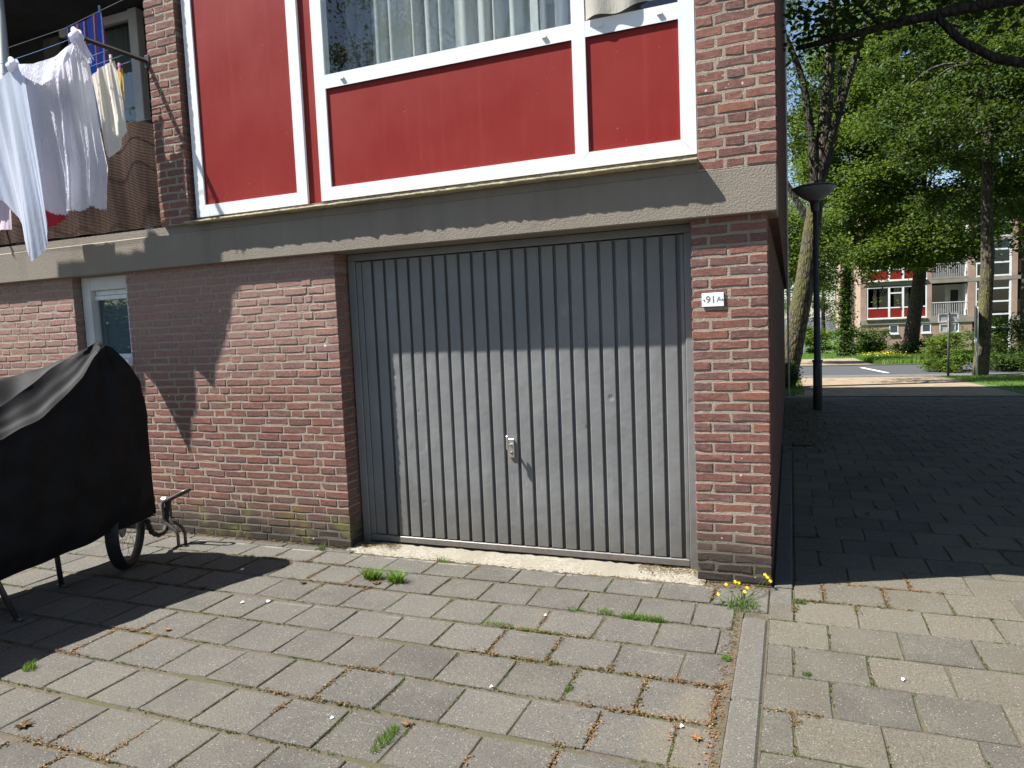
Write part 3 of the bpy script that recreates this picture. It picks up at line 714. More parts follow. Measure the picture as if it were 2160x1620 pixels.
def tile_geo(w, d, rng):
    c = .004; j = lambda s: rng.uniform(-s, s); a, b = w/2, d/2
    out = [(-a, -b), (0, -b), (a, -b), (a, 0), (a, b), (0, b), (-a, b), (-a, 0)]; out = [(x+j(.0032), y+j(.0032)) for x, y in out]
    if rng.random() < .35:
        k = rng.choice([0, 2, 4, 6]); x, y = out[k]; out[k] = (x*(1-.10*rng.random()), y*(1-.10*rng.random()))
    ins = [(x-(math.copysign(c, x) if abs(x) > .02 else 0), y-(math.copysign(c, y) if abs(y) > .02 else 0)) for x, y in out]
    vs = [(x, y, j(.0008)) for x, y in ins]+[(x, y, -.0035) for x, y in out]+[(x, y, -.03) for x, y in out]
    fs = [tuple(range(8))]
    for o_ in (0, 8): fs += [(i+o_, i+o_+8, (i+1) % 8+o_+8, (i+1) % 8+o_) for i in range(8)]
    return vs, fs
TV = {}; mass = {}
for i, (x0, x1, y0, y1, m) in enumerate(TILES):
    cx, cy = (x0+x1)/2, (y0+y1)/2; z = gz(cy)+trng.uniform(-.0022, .0022)
    tilt = (trng.gauss(0, .004), trng.gauss(0, .004))
    if i in keep:
        key = (round((x1-x0)/.004), round((y1-y0)/.004), m, trng.randrange(5))
        if key not in TV:
            vs, fs = tile_geo(x1-x0, y1-y0, trng); me = bpy.data.meshes.new('paving_tile'); me.from_pydata(vs, [], fs); me.materials.append(M[m]); me.update(); TV[key] = me
        o = bpy.data.objects.new('paving_tile', TV[key]); o.location = (cx, cy, z); o.rotation_euler = (tilt[0]-(.027 if cy > 5 else 0), tilt[1], trng.gauss(0, .004)); link(o, pave)
    elif i in seen or cy < 2:
        vs, fs = tile_geo(x1-x0, y1-y0, trng)
        mass.setdefault(m, MB()).add([(v[0]+cx, v[1]+cy, v[2]+z+v[1]*(tilt[0]-(.027 if cy > 5 else 0))-v[0]*tilt[1]) for v in vs], fs)
for m, mb in mass.items(): tag(mb.build('paving_tiles', M[m], pave), kind='stuff')
# raised kerb stones between the two fields of paving, and a flush strip along the side wall
def stone(name, x0, x1, y0, y1, z0, z1, b=.012):
    q = MB(); q.cbox(x0, x1, y0, y1, z0, z1, b); return q.build(name, M['kerb'], pave)
for a, b in ((-1.378, -.505), (-2.36, -1.386), (-3.36, -2.368), (-4.36, -3.368), (-5.36, -4.368)): stone('kerb_stone', -.256, -.127, a, b, -.08, .009)
stone('kerb_stone', -.395, -.27, -.33, -.10, -.05, .006, .006); stone('kerb_stone', -.262, -.13, -.40, -.03, -.05, .004, .006); stone('kerb_stone', -.122, -.004, -.26, -.012, -.05, .005, .006)
for k in range(5): stone('edge_strip', PX1+.012, -.002, .0+k*1.0, .99+k*1.0, -.06, .010, .005)
sheet('joint_soil', -.128, -.1185, -6, -.5, -.001, M['soil']); sheet('joint_soil', -.292, -.2555, -6, -.42, .0015, M['soil'])
sheet('planting_bed', PX1+.002, .28, 5.02, 12.85, .012, M['soil'], x1b=.55)

# ------------------------------------------------------------------ blades, leaves, litter
def blades(pts, h, w, lean, rng, segs=3):
    """curved grass blades standing on pts (n,3)"""
    n = len(pts); ang = rng.uniform(0, 2*np.pi, n); hh = h*rng.uniform(.5, 1.1, n); ll = lean*rng.uniform(.2, 1.1, n)*hh
    side = np.stack([-np.sin(ang), np.cos(ang), 0*ang], -1); fwd = np.stack([np.cos(ang), np.sin(ang), 0*ang], -1)
    V = []
    for i in range(segs+1):
        t = i/segs; c = pts+fwd*(ll*t*t)[:, None]; c[:, 2] += hh*(t-.25*t*t*lean); ww = (w*(1-t)**.7+.0002)*.5
        V += [c-side*ww, c+side*ww]
    V = np.stack(V, 1).reshape(-1, 3); k = 2*(segs+1); base = (np.arange(n)*k)[:, None]
    q = np.concatenate([base+np.array([2*i, 2*i+1, 2*i+3, 2*i+2]) for i in range(segs)], 1).reshape(-1, 4)
    return V, q
def leaf_quads(pts, size, rng, up=.6, flat=False):
    """folded rhombic leaves, two triangles each"""
    n = len(pts); s = size*rng.uniform(.6, 1.3, n)
    nrm = rng.standard_normal((n, 3)); nrm /= np.linalg.norm(nrm, axis=1)[:, None]; nrm[:, 2] = np.abs(nrm[:, 2])+up; nrm /= np.linalg.norm(nrm, axis=1)[:, None]
    if flat: nrm = np.stack([rng.normal(0, .25, n), rng.normal(0, .25, n), np.ones(n)], -1); nrm /= np.linalg.norm(nrm, axis=1)[:, None]
    a = rng.standard_normal((n, 3)); a -= nrm*(a*nrm).sum(1)[:, None]; a /= np.linalg.norm(a, axis=1)[:, None]; b = np.cross(nrm, a)
    s = s[:, None]; fold = nrm*s*.12
    V = np.stack([pts-a*s*.5, pts+b*s*.36+fold, pts+a*s*.55-fold*.5, pts-b*s*.36+fold], 1).reshape(-1, 3)
    base = (np.arange(n)*4)[:, None]
    return V, np.concatenate([base+np.array([0, 1, 2]), base+np.array([0, 2, 3])], 1).reshape(-1, 3)
def tuft(x, y, r_, n, h, label, name='grass_tuft', group=None, rx=None, w=.0035, lean=.6):
    p = np.zeros((n, 3)); a = RNG.uniform(0, 2*np.pi, n); q = np.sqrt(RNG.uniform(0, 1, n)); p[:, 0] = x+np.cos(a)*q*(rx or r_); p[:, 1] = y+np.sin(a)*q*r_; p[:, 2] = -.006
    V, qd = blades(p, h, w, lean, RNG); o = arrays_obj(name, V-np.array([x, y, 0]), qd, M['grass']); o.location = (x, y, 0)
    return tag(o, label, 'grass', group)
G_ = 'grass tufts in the paving joints'
tuft(-2.60, -.53, .03, 190, .12, 'bright grass tuft of a pair in front of the door, nearer the brick wall', group=G_, rx=.06, lean=1.0, w=.006)
tuft(-2.42, -.535, .03, 170, .11, 'bright grass tuft of a pair in front of the door, farther from the brick wall', group=G_, rx=.06, lean=1.0, w=.006)
tuft(-.77, -.67, .03, 420, .045, 'long low grass tuft in a joint beside the kerb stones', group=G_, rx=.135)
tuft(-.99, -.64, .025, 130, .035, 'small round grass tuft next to the long one by the kerb', group=G_, rx=.05)
tuft(-1.17, -.645, .02, 60, .03, 'sparse grass tuft in a joint before the middle of the door', group=G_, rx=.05)
tuft(-1.52, -.955, .02, 150, .03, 'strip of grass along a joint, upper end', group=G_, rx=.10)
tuft(-1.30, -.975, .018, 170, .024, 'strip of low grass along a joint, lower end', group=G_, rx=.14)
tuft(-.94, -1.50, .03, 80, .03, 'little grass tuft in a joint left of the sandy patch', group=G_, rx=.02)
tuft(-1.53, -2.10, .10, 260, .04, 'grass tuft growing in a joint near the bottom of the picture', group=G_, rx=.03)
tuft(-3.35, -.075, .02, 40, .07, 'thin grass tuft at the foot of the wall left of the garage', group=G_, rx=.03)
tuft(-3.62, -2.12, .03, 120, .05, 'round grass tuft in a joint far from the wall, below the bike shadow', group=G_, rx=.04)
tuft(-.30, -1.02, .03, 90, .035, 'weed tuft pressed between tile and kerb stone', group=G_, rx=.025)
tuft(.055, -1.07, .02, 60, .03, 'tiny grass tuft in the sandy tiles right of the kerb', group=G_, rx=.02)
tuft(.04, -.21, .02, 70, .035, 'small grass tuft at the edge of the building shadow', group=G_, rx=.03)
tuft(-3.80, -.36, .03, 70, .03, 'low grass tuft at the rim of the bike shadow', group=G_, rx=.05)
tuft(-2.30, -.085, .03, 60, .06, 'weed tuft growing at the edge of the concrete threshold', group=G_, rx=.05)
# yellow-flowered weed at the corner
fw = empty('flowering_weed', (-.27, -.32, 0)); tag(fw, 'straggly weed with yellow flowers at the corner of the brick pier', 'weed')
p = np.zeros((150, 3)); p[:, 0] = RNG.normal(0, .055, 150); p[:, 1] = RNG.normal(-.03, .045, 150); V, qd = blades(p, .06, .005, 1.0, RNG); arrays_obj('leaves', V, qd, M['grass'], fw)
stm = MB(); heads = [(-.10, .16, .05), (-.05, .19, .06), (.02, .15, .045), (.13, .27, .075), (.145, .255, .06), (-.13, -.01, .05), (.01, .07, .05), (.115, .285, .085), (-.03, .20, .05)]
for hx_, hy_, hz_ in heads: stm.tube([(RNG.normal(0, .02), -.02, 0), (hx_*.6, hy_*.5, hz_*.6), (hx_, hy_, hz_)], .0016, 5)
stm.build('stem', M['grass'], fw)
for hx_, hy_, hz_ in heads:
    q = MB(); k = 7; vs = [(0, 0, .004)]
    for i in range(2*k): rr = .013 if i % 2 else .007; vs.append((rr*math.cos(i*math.pi/k), rr*math.sin(i*math.pi/k), .007 if i % 2 else .001))
    q.add(vs, [(0, i+1, (i+1) % (2*k)+1) for i in range(2*k)]); q.add([(v[0], v[1], v[2]-.004) for v in vs], [(0, (i+1) % (2*k)+1, i+1) for i in range(2*k)])
    o = q.build('flower', M['flower'], fw, (hx_, hy_, hz_)); o.rotation_euler = (.6, random.uniform(-.3, .3), 0)
# moss and dry litter in the joints: nobody could count it
jp = []; jl = []
for i in seen:
    x0, x1, y0, y1, m = TILES[i]
    if y1 > 1.5: continue
    nn = 34
    t_ = RNG.uniform(0, 1, nn)
    jp.append(np.stack([x0+(x1-x0)*t_, np.full(nn, y0-.006)+RNG.normal(0, .003, nn), np.full(nn, -.0065)], -1)); jp.append(np.stack([np.full(nn, x1+.005)+RNG.normal(0, .003, nn), y0+(y1-y0)*t_, np.full(nn, -.0065)], -1))
jp = np.concatenate(jp)
def patchy(p, f, seed, th):
    r_ = np.random.default_rng(seed); s = sum(np.sin(p[:, 0]*r_.uniform(1, f)+r_.uniform(0, 6))*np.sin(p[:, 1]*r_.uniform(1, f)+r_.uniform(0, 6)) for _ in range(6)); return s > th
mp = jp[patchy(jp, 7, 2, -.6)]; V, qd = blades(np.repeat(mp, 2, 0)+RNG.normal(0, .0025, (len(mp)*2, 3))*np.array([1, 1, 0]), .0145, .0045, 1.2, RNG, 2)
tag(arrays_obj('moss', V, qd, M['moss']), 'low moss and sprouts in the paving joints', 'moss', kind='stuff')
lp = np.repeat(jp[patchy(jp, 5, 9, 1.0)], 3, 0); lp = lp+RNG.normal(0, .010, lp.shape); lp[:, 2] = .001+RNG.uniform(0, .006, len(lp))
def along(n, x0, x1, y, sy, z=.006): return np.stack([RNG.uniform(x0, x1, n), y-np.abs(RNG.normal(0, sy, n)), np.full(n, z)+RNG.uniform(0, .006, n)], -1)
lp = np.concatenate([lp, along(900, -5.2, -3.13, .0, .03), along(500, -3.1, -2.75, .12, .06, .022), along(500, -.95, -.56, .14, .07, .024), along(350, -3.1, -.6, -.07, .03, .012), along(260, -.55, -.12, -.01, .05),
                     np.stack([RNG.normal(-.29, .02, 400), RNG.uniform(-2.2, -.5, 400), np.full(400, .004)], -1)])
V, tr = leaf_quads(lp, .011, RNG, flat=True); tag(arrays_obj('leaf_litter', V, None, M['litter'], tris=tr), 'brown dry leaf crumbs along the wall foot and in the joints', 'leaf litter', kind='stuff')
n = 1500; q = np.stack([RNG.uniform(-.05, 4.6, n), RNG.uniform(1, 12.5, n), np.zeros(n)], -1); bed = RNG.random(n) < .6; q[bed, 0] = RNG.uniform(-.1, .5, bed.sum()); q[bed, 1] = RNG.uniform(4.5, 12.5, bed.sum())
q[:, 2] = [gz(v)+.02 for v in q[:, 1]]; V, tr = leaf_quads(q, .035, RNG, flat=True); tag(arrays_obj('leaf_litter', V, None, M['litter'], tris=tr), 'dry leaves scattered in the dark alley', 'leaf litter', kind='stuff')
# single fallen leaves and paper scraps
def fallen(x, y, s, label, rot):
    k = 9; vs = []
    for i in range(2*k):
        a = i*math.pi/k; rr = s*(1 if i % 2 == 0 else .52)*(.75+.35*math.cos(a*.5)**2); vs.append((rr*math.cos(a), rr*math.sin(a), .004+.35*s*abs(math.sin(a*1.5))*.5))
    q = MB(); q.add([(0, 0, .003)]+vs, [(0, i+1, (i+1) % (2*k)+1) for i in range(2*k)]); q.add([(0, 0, .001)]+[(a, b, c-.0015) for a, b, c in vs], [(0, (i+1) % (2*k)+1, i+1) for i in range(2*k)])
    o = q.build('fallen_leaf', M['litter'], None, (x, y, .003)); o.rotation_euler = (0, 0, rot); tag(o, label, 'leaf', 'single fallen leaves on the paving')
fallen(-3.02, -.72, .028, 'curled orange leaf on the tiles left of the paired grass tufts', .4)
fallen(-3.62, -.98, .032, 'brown crumpled leaf in the open below the bike shadow tip', 2)
fallen(-3.10, -2.50, .045, 'large torn brown leaf in the bottom corner', 1)
fallen(-1.50, -1.985, .024, 'bright orange leaf beside the lowest grass tuft', 3)
fallen(-.355, -1.72, .026, 'orange leaf crumb in the sand beside the kerb', 5)
fallen(-3.30, -1.55, .024, 'small tan leaf on the tiles far from the wall', 4)
fallen(-2.53, -.60, .040, 'yellow dry leaf lying between the paired grass tufts', .9)
def scrap(x, y, s, label, rot):
    s *= .7
    q = MB(); q.add([(-s, -s*.5, .004), (s*.7, -s*.6, .007), (s, s*.4, .004), (0, s*.7, .012), (-s*.8, s*.5, .005)], [(0, 1, 2, 3, 4)]); q.add([(-s, -s*.5, .003), (s*.7, -s*.6, .006), (s, s*.4, .003), (0, s*.7, .011), (-s*.8, s*.5, .004)], [(4, 3, 2, 1, 0)])
    o = q.build('paper_scrap', M['paper'], None, (x, y, .002)); o.rotation_euler = (0, 0, rot); tag(o, label, 'litter', 'white scraps on the paving')
scrap(-3.17, -1.11, .018, 'white paper scrap on a joint, left one of a pair', .3); scrap(-3.02, -1.05, .02, 'white paper scrap on a joint, right one of a pair', 1.5)
scrap(-1.30, -.78, .013, 'round white speck on a tile before the door', .2); scrap(-1.28, -1.60, .012, 'square white scrap on a grey tile', .1)
scrap(-3.62, -.62, .02, 'white scrap lying in the bike shadow', .7); scrap(-.42, -1.66, .012, 'white pebble-like scrap near the kerb', .7); scrap(.45, -1.0, .015, 'white scrap on the sandy tiles', 1.2); scrap(-1.83, -2.04, .012, 'white scrap near the lowest grass tuft', .9)

# ------------------------------------------------------------------ curtains
def drape(name, x0, x1, z0, z1, y, nf, amp, mat, label, wav=0.0):
    nu, nv = 220, 14; u = np.linspace(0, 1, nu); v = np.linspace(0, 1, nv); U, V = np.meshgrid(u, v); P = np.zeros((nv, nu, 3))
    w = U+.02*np.sin(U*17)+.012*np.sin(U*41+1)
    P[..., 0] = x0+(x1-x0)*U+.012*np.sin(w*nf*2*np.pi+1)*(.6+.4*V); P[..., 1] = y+amp*np.sin(w*nf*2*np.pi)*(.7+.3*np.sin(U*9)); P[..., 2] = z0+(z1-z0)*V+wav*np.sin(U*13)*(1-V)
    return tag(grid_obj(name, P, mat), label, 'curtain')
drape('curtain', -2.80, -1.50, 3.30, 5.02, .14, 10, .045, M['curtain'], 'grey pleated curtain behind the wide front window')
drape('curtain', -3.07, -2.55, 3.30, 5.02, .20, 6, .03, mat_cloth('dark_curtain', (.22, .22, .22), .1, 60, .2), 'dark curtain at the left end of the wide window')
drape('net_curtain', -1.55, -1.20, 3.30, 5.02, .12, 3, .02, mat_cloth('net', (.62, .64, .68), .5, 60, .2), 'white net curtain at the mullion end of the wide window')
drape('balcony_curtain', -7.36, -6.31, 2.65, 5.0, 1.36, 11, .03, mat_cloth('balcony_curtain', (.26, .26, .25), .1, 60, .2), 'grey curtain behind the balcony window')
nu, nv = 60, 16; u = np.linspace(0, 1, nu); v = np.linspace(0, 1, nv); U, V = np.meshgrid(u, v); P = np.zeros((nv, nu, 3))
P[..., 0] = -1.145+U*.50; P[..., 2] = 3.482+.062*U**1.5+.012*np.sin(U*11)*(1-V)+V*.7; P[..., 1] = -.060-.012*np.sin(U*14+V)*(1-V*.6)-.02*(1-V)*np.sin(U*5)
tag(grid_obj('cloth_strip', P, mat_cloth('beige_cloth', (.55, .52, .45), .35, 90, .5)), 'beige cloth hung out over the small right-hand pane', 'cloth')

# ------------------------------------------------------------------ laundry on the balcony
rk = empty('laundry_rack', (-4.72, -.085, 3.85)); tag(rk, 'dark brown wall-mounted laundry rack arm with blue lines on the balcony pier', 'laundry rack')
def wbuild(mb, name, mat, root): o = mb.build(name, mat, root); o.location = -Vector(root.location); return o
q = MB(); q.tube([(-4.715, -.080, 3.853), (-5.0, -.475, 3.965)], .018, 4, smooth=False); wbuild(q, 'arm', M['rustpole'], rk)
q = MB(); q.tube([(-7.25, -.080, 3.853), (-7.50, -.475, 3.965)], .014, 4, smooth=False); wbuild(q, 'arm', M['rustpole'], rk)
q = MB(); q.cbox(-4.74, -4.69, -.092, -.083, 3.80, 3.90, .003); wbuild(q, 'bracket', M['rustpole'], rk)
bl = mat_simple('blue_line', (.10, .25, .55), .6)
for yy in (-.13, -.20, -.28, -.37, -.46):
    q = MB(); ta = (-yy-.08)/.395; xa = -4.715-.285*ta; za = 3.853+.112*ta
    q.tube([(xa-2.52*t, yy, za-.05*4*t*(1-t)) for t in np.linspace(0, 1, 13)], .0022, 5); wbuild(q, 'line', bl, rk)
q = MB(); q.tube([(-4.72, .34, 4.72), (-5.68, .34, 4.60), (-6.151, .34, 4.535), (-7.9, .33, 4.46)], .003, 5); tag(q.build('washing_line', M['reedwhite']), 'thin pale washing line strung inside the balcony', 'washing line')
def cloth(name, top, bot, mat, label, amp=.03, nu=70, nv=60, seed=0, right=None, fr=0.0, ripple=0.0, parent=None):
    r_ = np.random.default_rng(seed); u = np.linspace(0, 1, nu); v = np.linspace(0, 1, nv); T_ = polyline(top, u); B_ = polyline(bot, u); U, V = np.meshgrid(u, v)
    P = T_[None]*(1-v)[:, None, None]+B_[None]*v[:, None, None]
    if right is not None: P[..., 0] += np.interp(v, np.linspace(0, 1, len(right)), right)[:, None]*(1-u)[None]**2
    w = U+.06*np.sin(U*5+r_.uniform(0, 6))+.05*V*np.sin(V*3+r_.uniform(0, 6))*(U-.5); f_ = 0; g_ = 0
    for nk, ak in ((.7, .9), (1.6, .8), (2.7, .7), (4.3, .45), (6.8, .28), (11.5, .13), (19, .06)):
        ph, sh = r_.uniform(0, 6.3), r_.uniform(-2.2, 2.2); c_ = 2*np.pi*nk*w+ph+sh*V; env = .55+.45*np.sin(U*r_.uniform(2, 7)+V*r_.uniform(-3, 3)+ph)
        f_ = f_+ak*np.sin(c_)*env; g_ = g_+ak*np.cos(c_)*env
    grow = (.25+.75*V**.8)
    P[..., 1] += amp*f_*grow; P[..., 0] += amp*.45*g_*grow; P[..., 2] += amp*.25*g_*V*V
    if ripple: P[..., 1] += ripple*np.sin(2*np.pi*46*(w+.01*np.sin(V*30)))*(.5+.5*np.sin(V*17+U*9))
    P[-1, :, 2] += fr*r_.standard_normal(nu)
    o = grid_obj(name, P, mat, parent)
    if parent is None: tag(o, label, 'laundry')
    return o
ws = cloth('white_sheet', [(-4.98, -.43, 3.94), (-5.08, -.43, 3.94), (-5.265, -.43, 3.86), (-5.515, -.43, 3.845), (-5.73, -.43, 3.875)], [(-5.014, -.35, 2.698), (-5.15, -.35, 2.748), (-5.275, -.36, 2.711), (-5.468, -.36, 2.697), (-5.738, -.38, 2.777)], M['sheet'],
      'white crinkled muslin sheet knotted to the rack arm', .042, 220, 120, 5, right=[.03, .045, .055, .085, .0], fr=.006, ripple=.0022)
cloth('folded_top', [(-4.97, -.470, 3.945), (-5.241, -.47, 3.852), (-5.486, -.47, 3.845), (-5.70, -.47, 3.875)], [(-5.02, -.478, 3.87), (-5.20, -.485, 3.69), (-5.40, -.485, 3.66), (-5.69, -.475, 3.82)], M['sheet'], None, .010, 90, 20, 21, ripple=.001, parent=ws)
cloth('blue_sheet', [(-5.60, -.47, 3.85), (-5.72, -.47, 3.86), (-5.9, -.46, 3.805), (-6.9, -.46, 3.80)], [(-5.545, -.40, 2.62), (-5.575, -.42, 2.518), (-5.604, -.43, 2.405), (-5.731, -.44, 2.326), (-5.81, -.44, 2.459), (-5.92, -.44, 2.699), (-6.072, -.44, 2.868), (-6.9, -.44, 2.90)], M['bluesheet'],
      'pale blue sheet hanging longest, its tip over the concrete band', .030, 160, 70, 4)
cloth('cream_towel', [(-4.84, -.28, 3.82), (-4.977, -.28, 3.797), (-5.104, -.28, 3.747)], [(-4.784, -.27, 3.285), (-4.86, -.27, 3.162), (-4.972, -.27, 3.092), (-5.055, -.27, 3.231)], M['cream'], 'cream terry towel pegged beside the white sheet', .022, 60, 40, 6)
cloth('yellow_cloth', [(-4.855, -.2, 3.79), (-4.95, -.2, 3.782)], [(-4.869, -.2, 3.46), (-4.958, -.2, 3.455)], M['yellow'], 'narrow yellow cloth behind the cream towel', .010, 24, 30, 7)
cloth('striped_towel', [(-5.68, .34, 4.598), (-5.9, .34, 4.55), (-6.151, .34, 4.533)], [(-5.62, .34, 4.05), (-5.85, .34, 3.95), (-6.067, .34, 3.98)], M['towel'], 'blue towel with pink and white stripes inside the balcony', .016, 50, 40, 8)
cloth('red_cloth', [(-5.60, -.2, 3.0), (-5.98, -.2, 3.0)], [(-5.65, -.2, 2.69), (-5.8, -.2, 2.65), (-5.96, -.2, 2.654)], M['redcloth'], 'red cloth showing under the hem of the white sheet', .016, 30, 20, 9)
cloth('pink_cloth', [(-6.0, -.40, 3.2), (-6.5, -.40, 3.2)], [(-6.02, -.40, 2.62), (-6.45, -.40, 2.64)], mat_cloth('pink_cloth', (.75, .62, .70), .3), 'pale pink cloth edge behind the blue sheet', .018, 30, 20, 12)
# knots of the white sheet
for (x, y, z), lab in (((-4.985, -.47, 3.965), 'knotted corner of the white sheet on the rack arm'), ((-5.71, -.47, 3.875), 'knotted corner where white and blue sheets meet')):
    bm = bmesh.new(); bmesh.ops.create_icosphere(bm, subdivisions=4, radius=.05)
    for v_ in bm.verts:
        c_ = v_.co; k_ = 1+.22*math.sin(c_.x*90+c_.z*50)+.12*math.sin(c_.y*130-c_.z*60); v_.co = Vector((c_.x*1.15*k_, c_.y*.8*k_, c_.z*.95*k_))
    me = bpy.data.meshes.new('sheet_knot'); bm.to_mesh(me); bm.free(); me.materials.append(M['sheet']); me.polygons.foreach_set('use_smooth', [True]*len(me.polygons))
    o = bpy.data.objects.new('sheet_knot', me); o.location = (x, y, z); link(o); tag(o, lab, 'laundry')
cloth('sheet_end', [(-4.93, -.48, 3.96), (-5.02, -.48, 3.96)], [(-4.845, -.46, 3.78), (-4.90, -.46, 3.74)], M['sheet'], 'frayed loose end of the sheet below the arm tip', .012, 20, 24, 13, fr=.01)
for (x, y, z), c_, lab in (((-4.87, -.285, 3.835), (.85, .75, .45), 'pale yellow peg on the cream towel'), ((-4.88, -.205, 3.80), (.8, .35, .45), 'pink peg on the yellow cloth'), ((-5.69, .335, 4.61), (.3, .4, .55), 'blue peg on the striped towel')):
    q = MB(); q.prism([(-.006, -.03), (-.001, -.03), (-.001, .03), (-.009, .03)], -.006, .006); q.prism([(.006, -.03), (.009, .03), (.001, .03), (.001, -.03)], -.006, .006); q.tube([(-.008, -.007, .004), (.008, -.007, .004)], .002, 5)
    tag(q.build('clothes_peg', mat_simple('peg', c_, .5), None, (x, y, z)), lab, 'peg')

# ------------------------------------------------------------------ bicycle under a black cover, wheel to the wall
bike = empty('covered_bicycle', (-4.5, -.78, 0)); tag(bike, 'cargo bicycle under a black fabric cover, parked wheel first against the wall', 'bicycle')
ys = np.concatenate([[-.690, -.692, -.698, -.71], np.linspace(-.73, -3.35, 96)])
ip = lambda a, y: np.interp(-y, [p_[0] for p_ in a], [p_[1] for p_ in a])
ZR = [(.68, 1.32), (.78, 1.47), (.86, 1.58), (.93, 1.628), (1.0, 1.585), (1.08, 1.50), (1.14, 1.425), (1.27, 1.33), (1.46, 1.20), (1.7, 1.10), (2.2, 1.05), (3.4, 1.0)]
ZI = [(.68, 1.34), (.80, 1.50), (.90, 1.62), (.95, 1.660), (1.0, 1.635), (1.2, 1.505), (1.6, 1.275), (2.2, 1.18), (3.4, 1.1)]
ZL = [(.68, 1.30), (.95, 1.50), (1.3, 1.43), (2.0, 1.40), (3.4, 1.32)]
ZB = [(.68, .385), (1.2, .335), (1.8, .272), (3.4, .24)]
SEG = (8, 16, 16, 12, 16, 12, 8, 8, 6, 14, 12); NU = sum(SEG)+1; RC, RI = sum(SEG[:4]), sum(SEG[:5]); P = np.zeros((len(ys), NU, 3)); wr = np.random.default_rng(4)
for i, y in enumerate(ys):
    zb, zr, zi, zl = ip(ZB, y), ip(ZR, y), ip(ZI, y), ip(ZL, y)
    tuck = math.exp(-((-y-.95)/.14)**2)
    sec = [(-4.335, zb), (-4.300, zb+.12), (-4.285, .75), (-4.30, .5*(.9+zr)), (-4.335-.03*tuck, zr), (-4.50+.09*tuck, zi), (-4.66, zi-.17*(1-.3*tuck)), (-4.78, zi-.12), (-4.93, zl), (-5.02, zl-.05), (-5.06, .8), (-5.04, zb)]
    pts = np.array([(sec[a_][0]+(sec[a_+1][0]-sec[a_][0])*k_/n_, sec[a_][1]+(sec[a_+1][1]-sec[a_][1])*k_/n_) for a_, n_ in enumerate(SEG) for k_ in range(n_)]+[sec[-1]])
    sm_ = pts.copy(); sm_[1:-1] = .25*pts[:-2]+.5*pts[1:-1]+.25*pts[2:]; sm_[2:-2] = .25*sm_[1:-3]+.5*sm_[2:-2]+.25*sm_[3:-1]; sm_[[RC, RI]] = pts[[RC, RI]]; pts = sm_
    s_ = np.linspace(0, 1, SEG[4]+1); pts[RC:RI+1, 1] -= (.020*np.sin(s_*math.pi)+.003*np.sin(s_*math.pi*5+y*3))*(1-tuck); pts[RC-6:RC, 0] -= .012*np.sin(np.linspace(0, math.pi, 6))
    P[i, :, 0] = pts[:, 0]; P[i, :, 2] = pts[:, 1]; P[i, :, 1] = y
    if i < 4: c_ = (3-i)/3.0; P[i, :, 2] = zb+(P[i, :, 2]-zb)*(1-c_**2*.985); P[i, :, 0] = -4.62+(P[i, :, 0]+4.62)*(1-.12*c_)
Y_, Z_ = P[..., 1].copy(), P[..., 2].copy(); S_ = np.linspace(0, 1, NU)[None]
P[..., 0] += .010*np.sin(Y_*9+Z_*5)*(Z_ < 1.1)+.007*np.sin(Y_*23-Z_*8+1)+.012*np.sin(Y_*5+Z_*2.5)
P[..., 2] += np.where(Z_ > 1.0, .0025*np.sin(Y_*31+P[..., 0]*26)+.004*np.sin(Y_*9-P[..., 0]*14), 0)
th_ = np.arctan2(Y_+.95, 1.70-Z_); rr_ = np.hypot(Y_+.95, 1.66-Z_); side_ = (P[..., 0] > -4.48)
P[..., 0] += side_*.016*np.sin(th_*15+.6)*np.exp(-rr_/.32)*np.clip(rr_/.05, 0, 1)
P[..., 0] += side_*.010*np.sin(Y_*14+.8*np.sin(Y_*5))*np.clip((.9-Z_)/.6, 0, 1)
cov = grid_obj('cover', P[:, ::-1]-np.array([-4.5, -.78, 0]), M['cover'], bike); cov.data.set_sharp_from_angle(angle=math.radians(16))
hm = P-np.array([-4.5, -.78, 0])
q = MB(); q.tube(hm[3::2, 0], .007, 6); q.build('hem', M['cover'], bike)
# wheel
wd = Vector((-.53, .85, 0)).normalized(); wr_ = .305; wc = Vector((-4.515, -.775, wr_+.004))
whl = empty('wheel'); whl.parent = bike; whl.location = wc-Vector((-4.5, -.78, 0))
ring = lambda R2, n=48: [wd*(R2*math.cos(2*math.pi*k/n))+Vector((0, 0, R2*math.sin(2*math.pi*k/n))) for k in range(n)]
q = MB(); q.tube(ring(wr_-.028), .030, 12, closed=True); q.build('tyre', M['black'], whl)
q = MB(); q.tube(ring(wr_-.055), .012, 8, closed=True); q.build('rim', M['darksteel'], whl)
q = MB(); wnr = Vector((-wd.y, wd.x, 0))
for k in range(20):
    a = 2*math.pi*k/20; d_ = wd*math.cos(a)+Vector((0, 0, math.sin(a))); q.tube([wnr*(.03 if k % 2 else -.03)+d_*.02, d_*(wr_-.055)], .0013, 4)
q.build('spoke', M['steel'], whl)
q = MB(); q.tube([wnr*-.05, wnr*.05], .022, 12); q.build('hub', M['darksteel'], whl)
q = MB(); q.tube([wnr*.034, wnr*.037], .085, 24); q.build('brake_disc', M['steel'], whl)
q = MB()
arc = [wd*((wr_+.022)*math.cos(a))+Vector((0, 0, (wr_+.022)*math.sin(a))) for a in np.linspace(math.radians(15), math.radians(243), 26)]
vs = []; 
for p_ in arc: vs += [p_-wnr*.046-p_.normalized()*.02, p_, p_+wnr*.046-p_.normalized()*.02]
q.add(vs, [f_ for i in range(25) for f_ in ((3*i, 3*i+1, 3*i+4, 3*i+3), (3*i+1, 3*i+2, 3*i+5, 3*i+4))], True); q.build('mudguard', M['black'], whl)
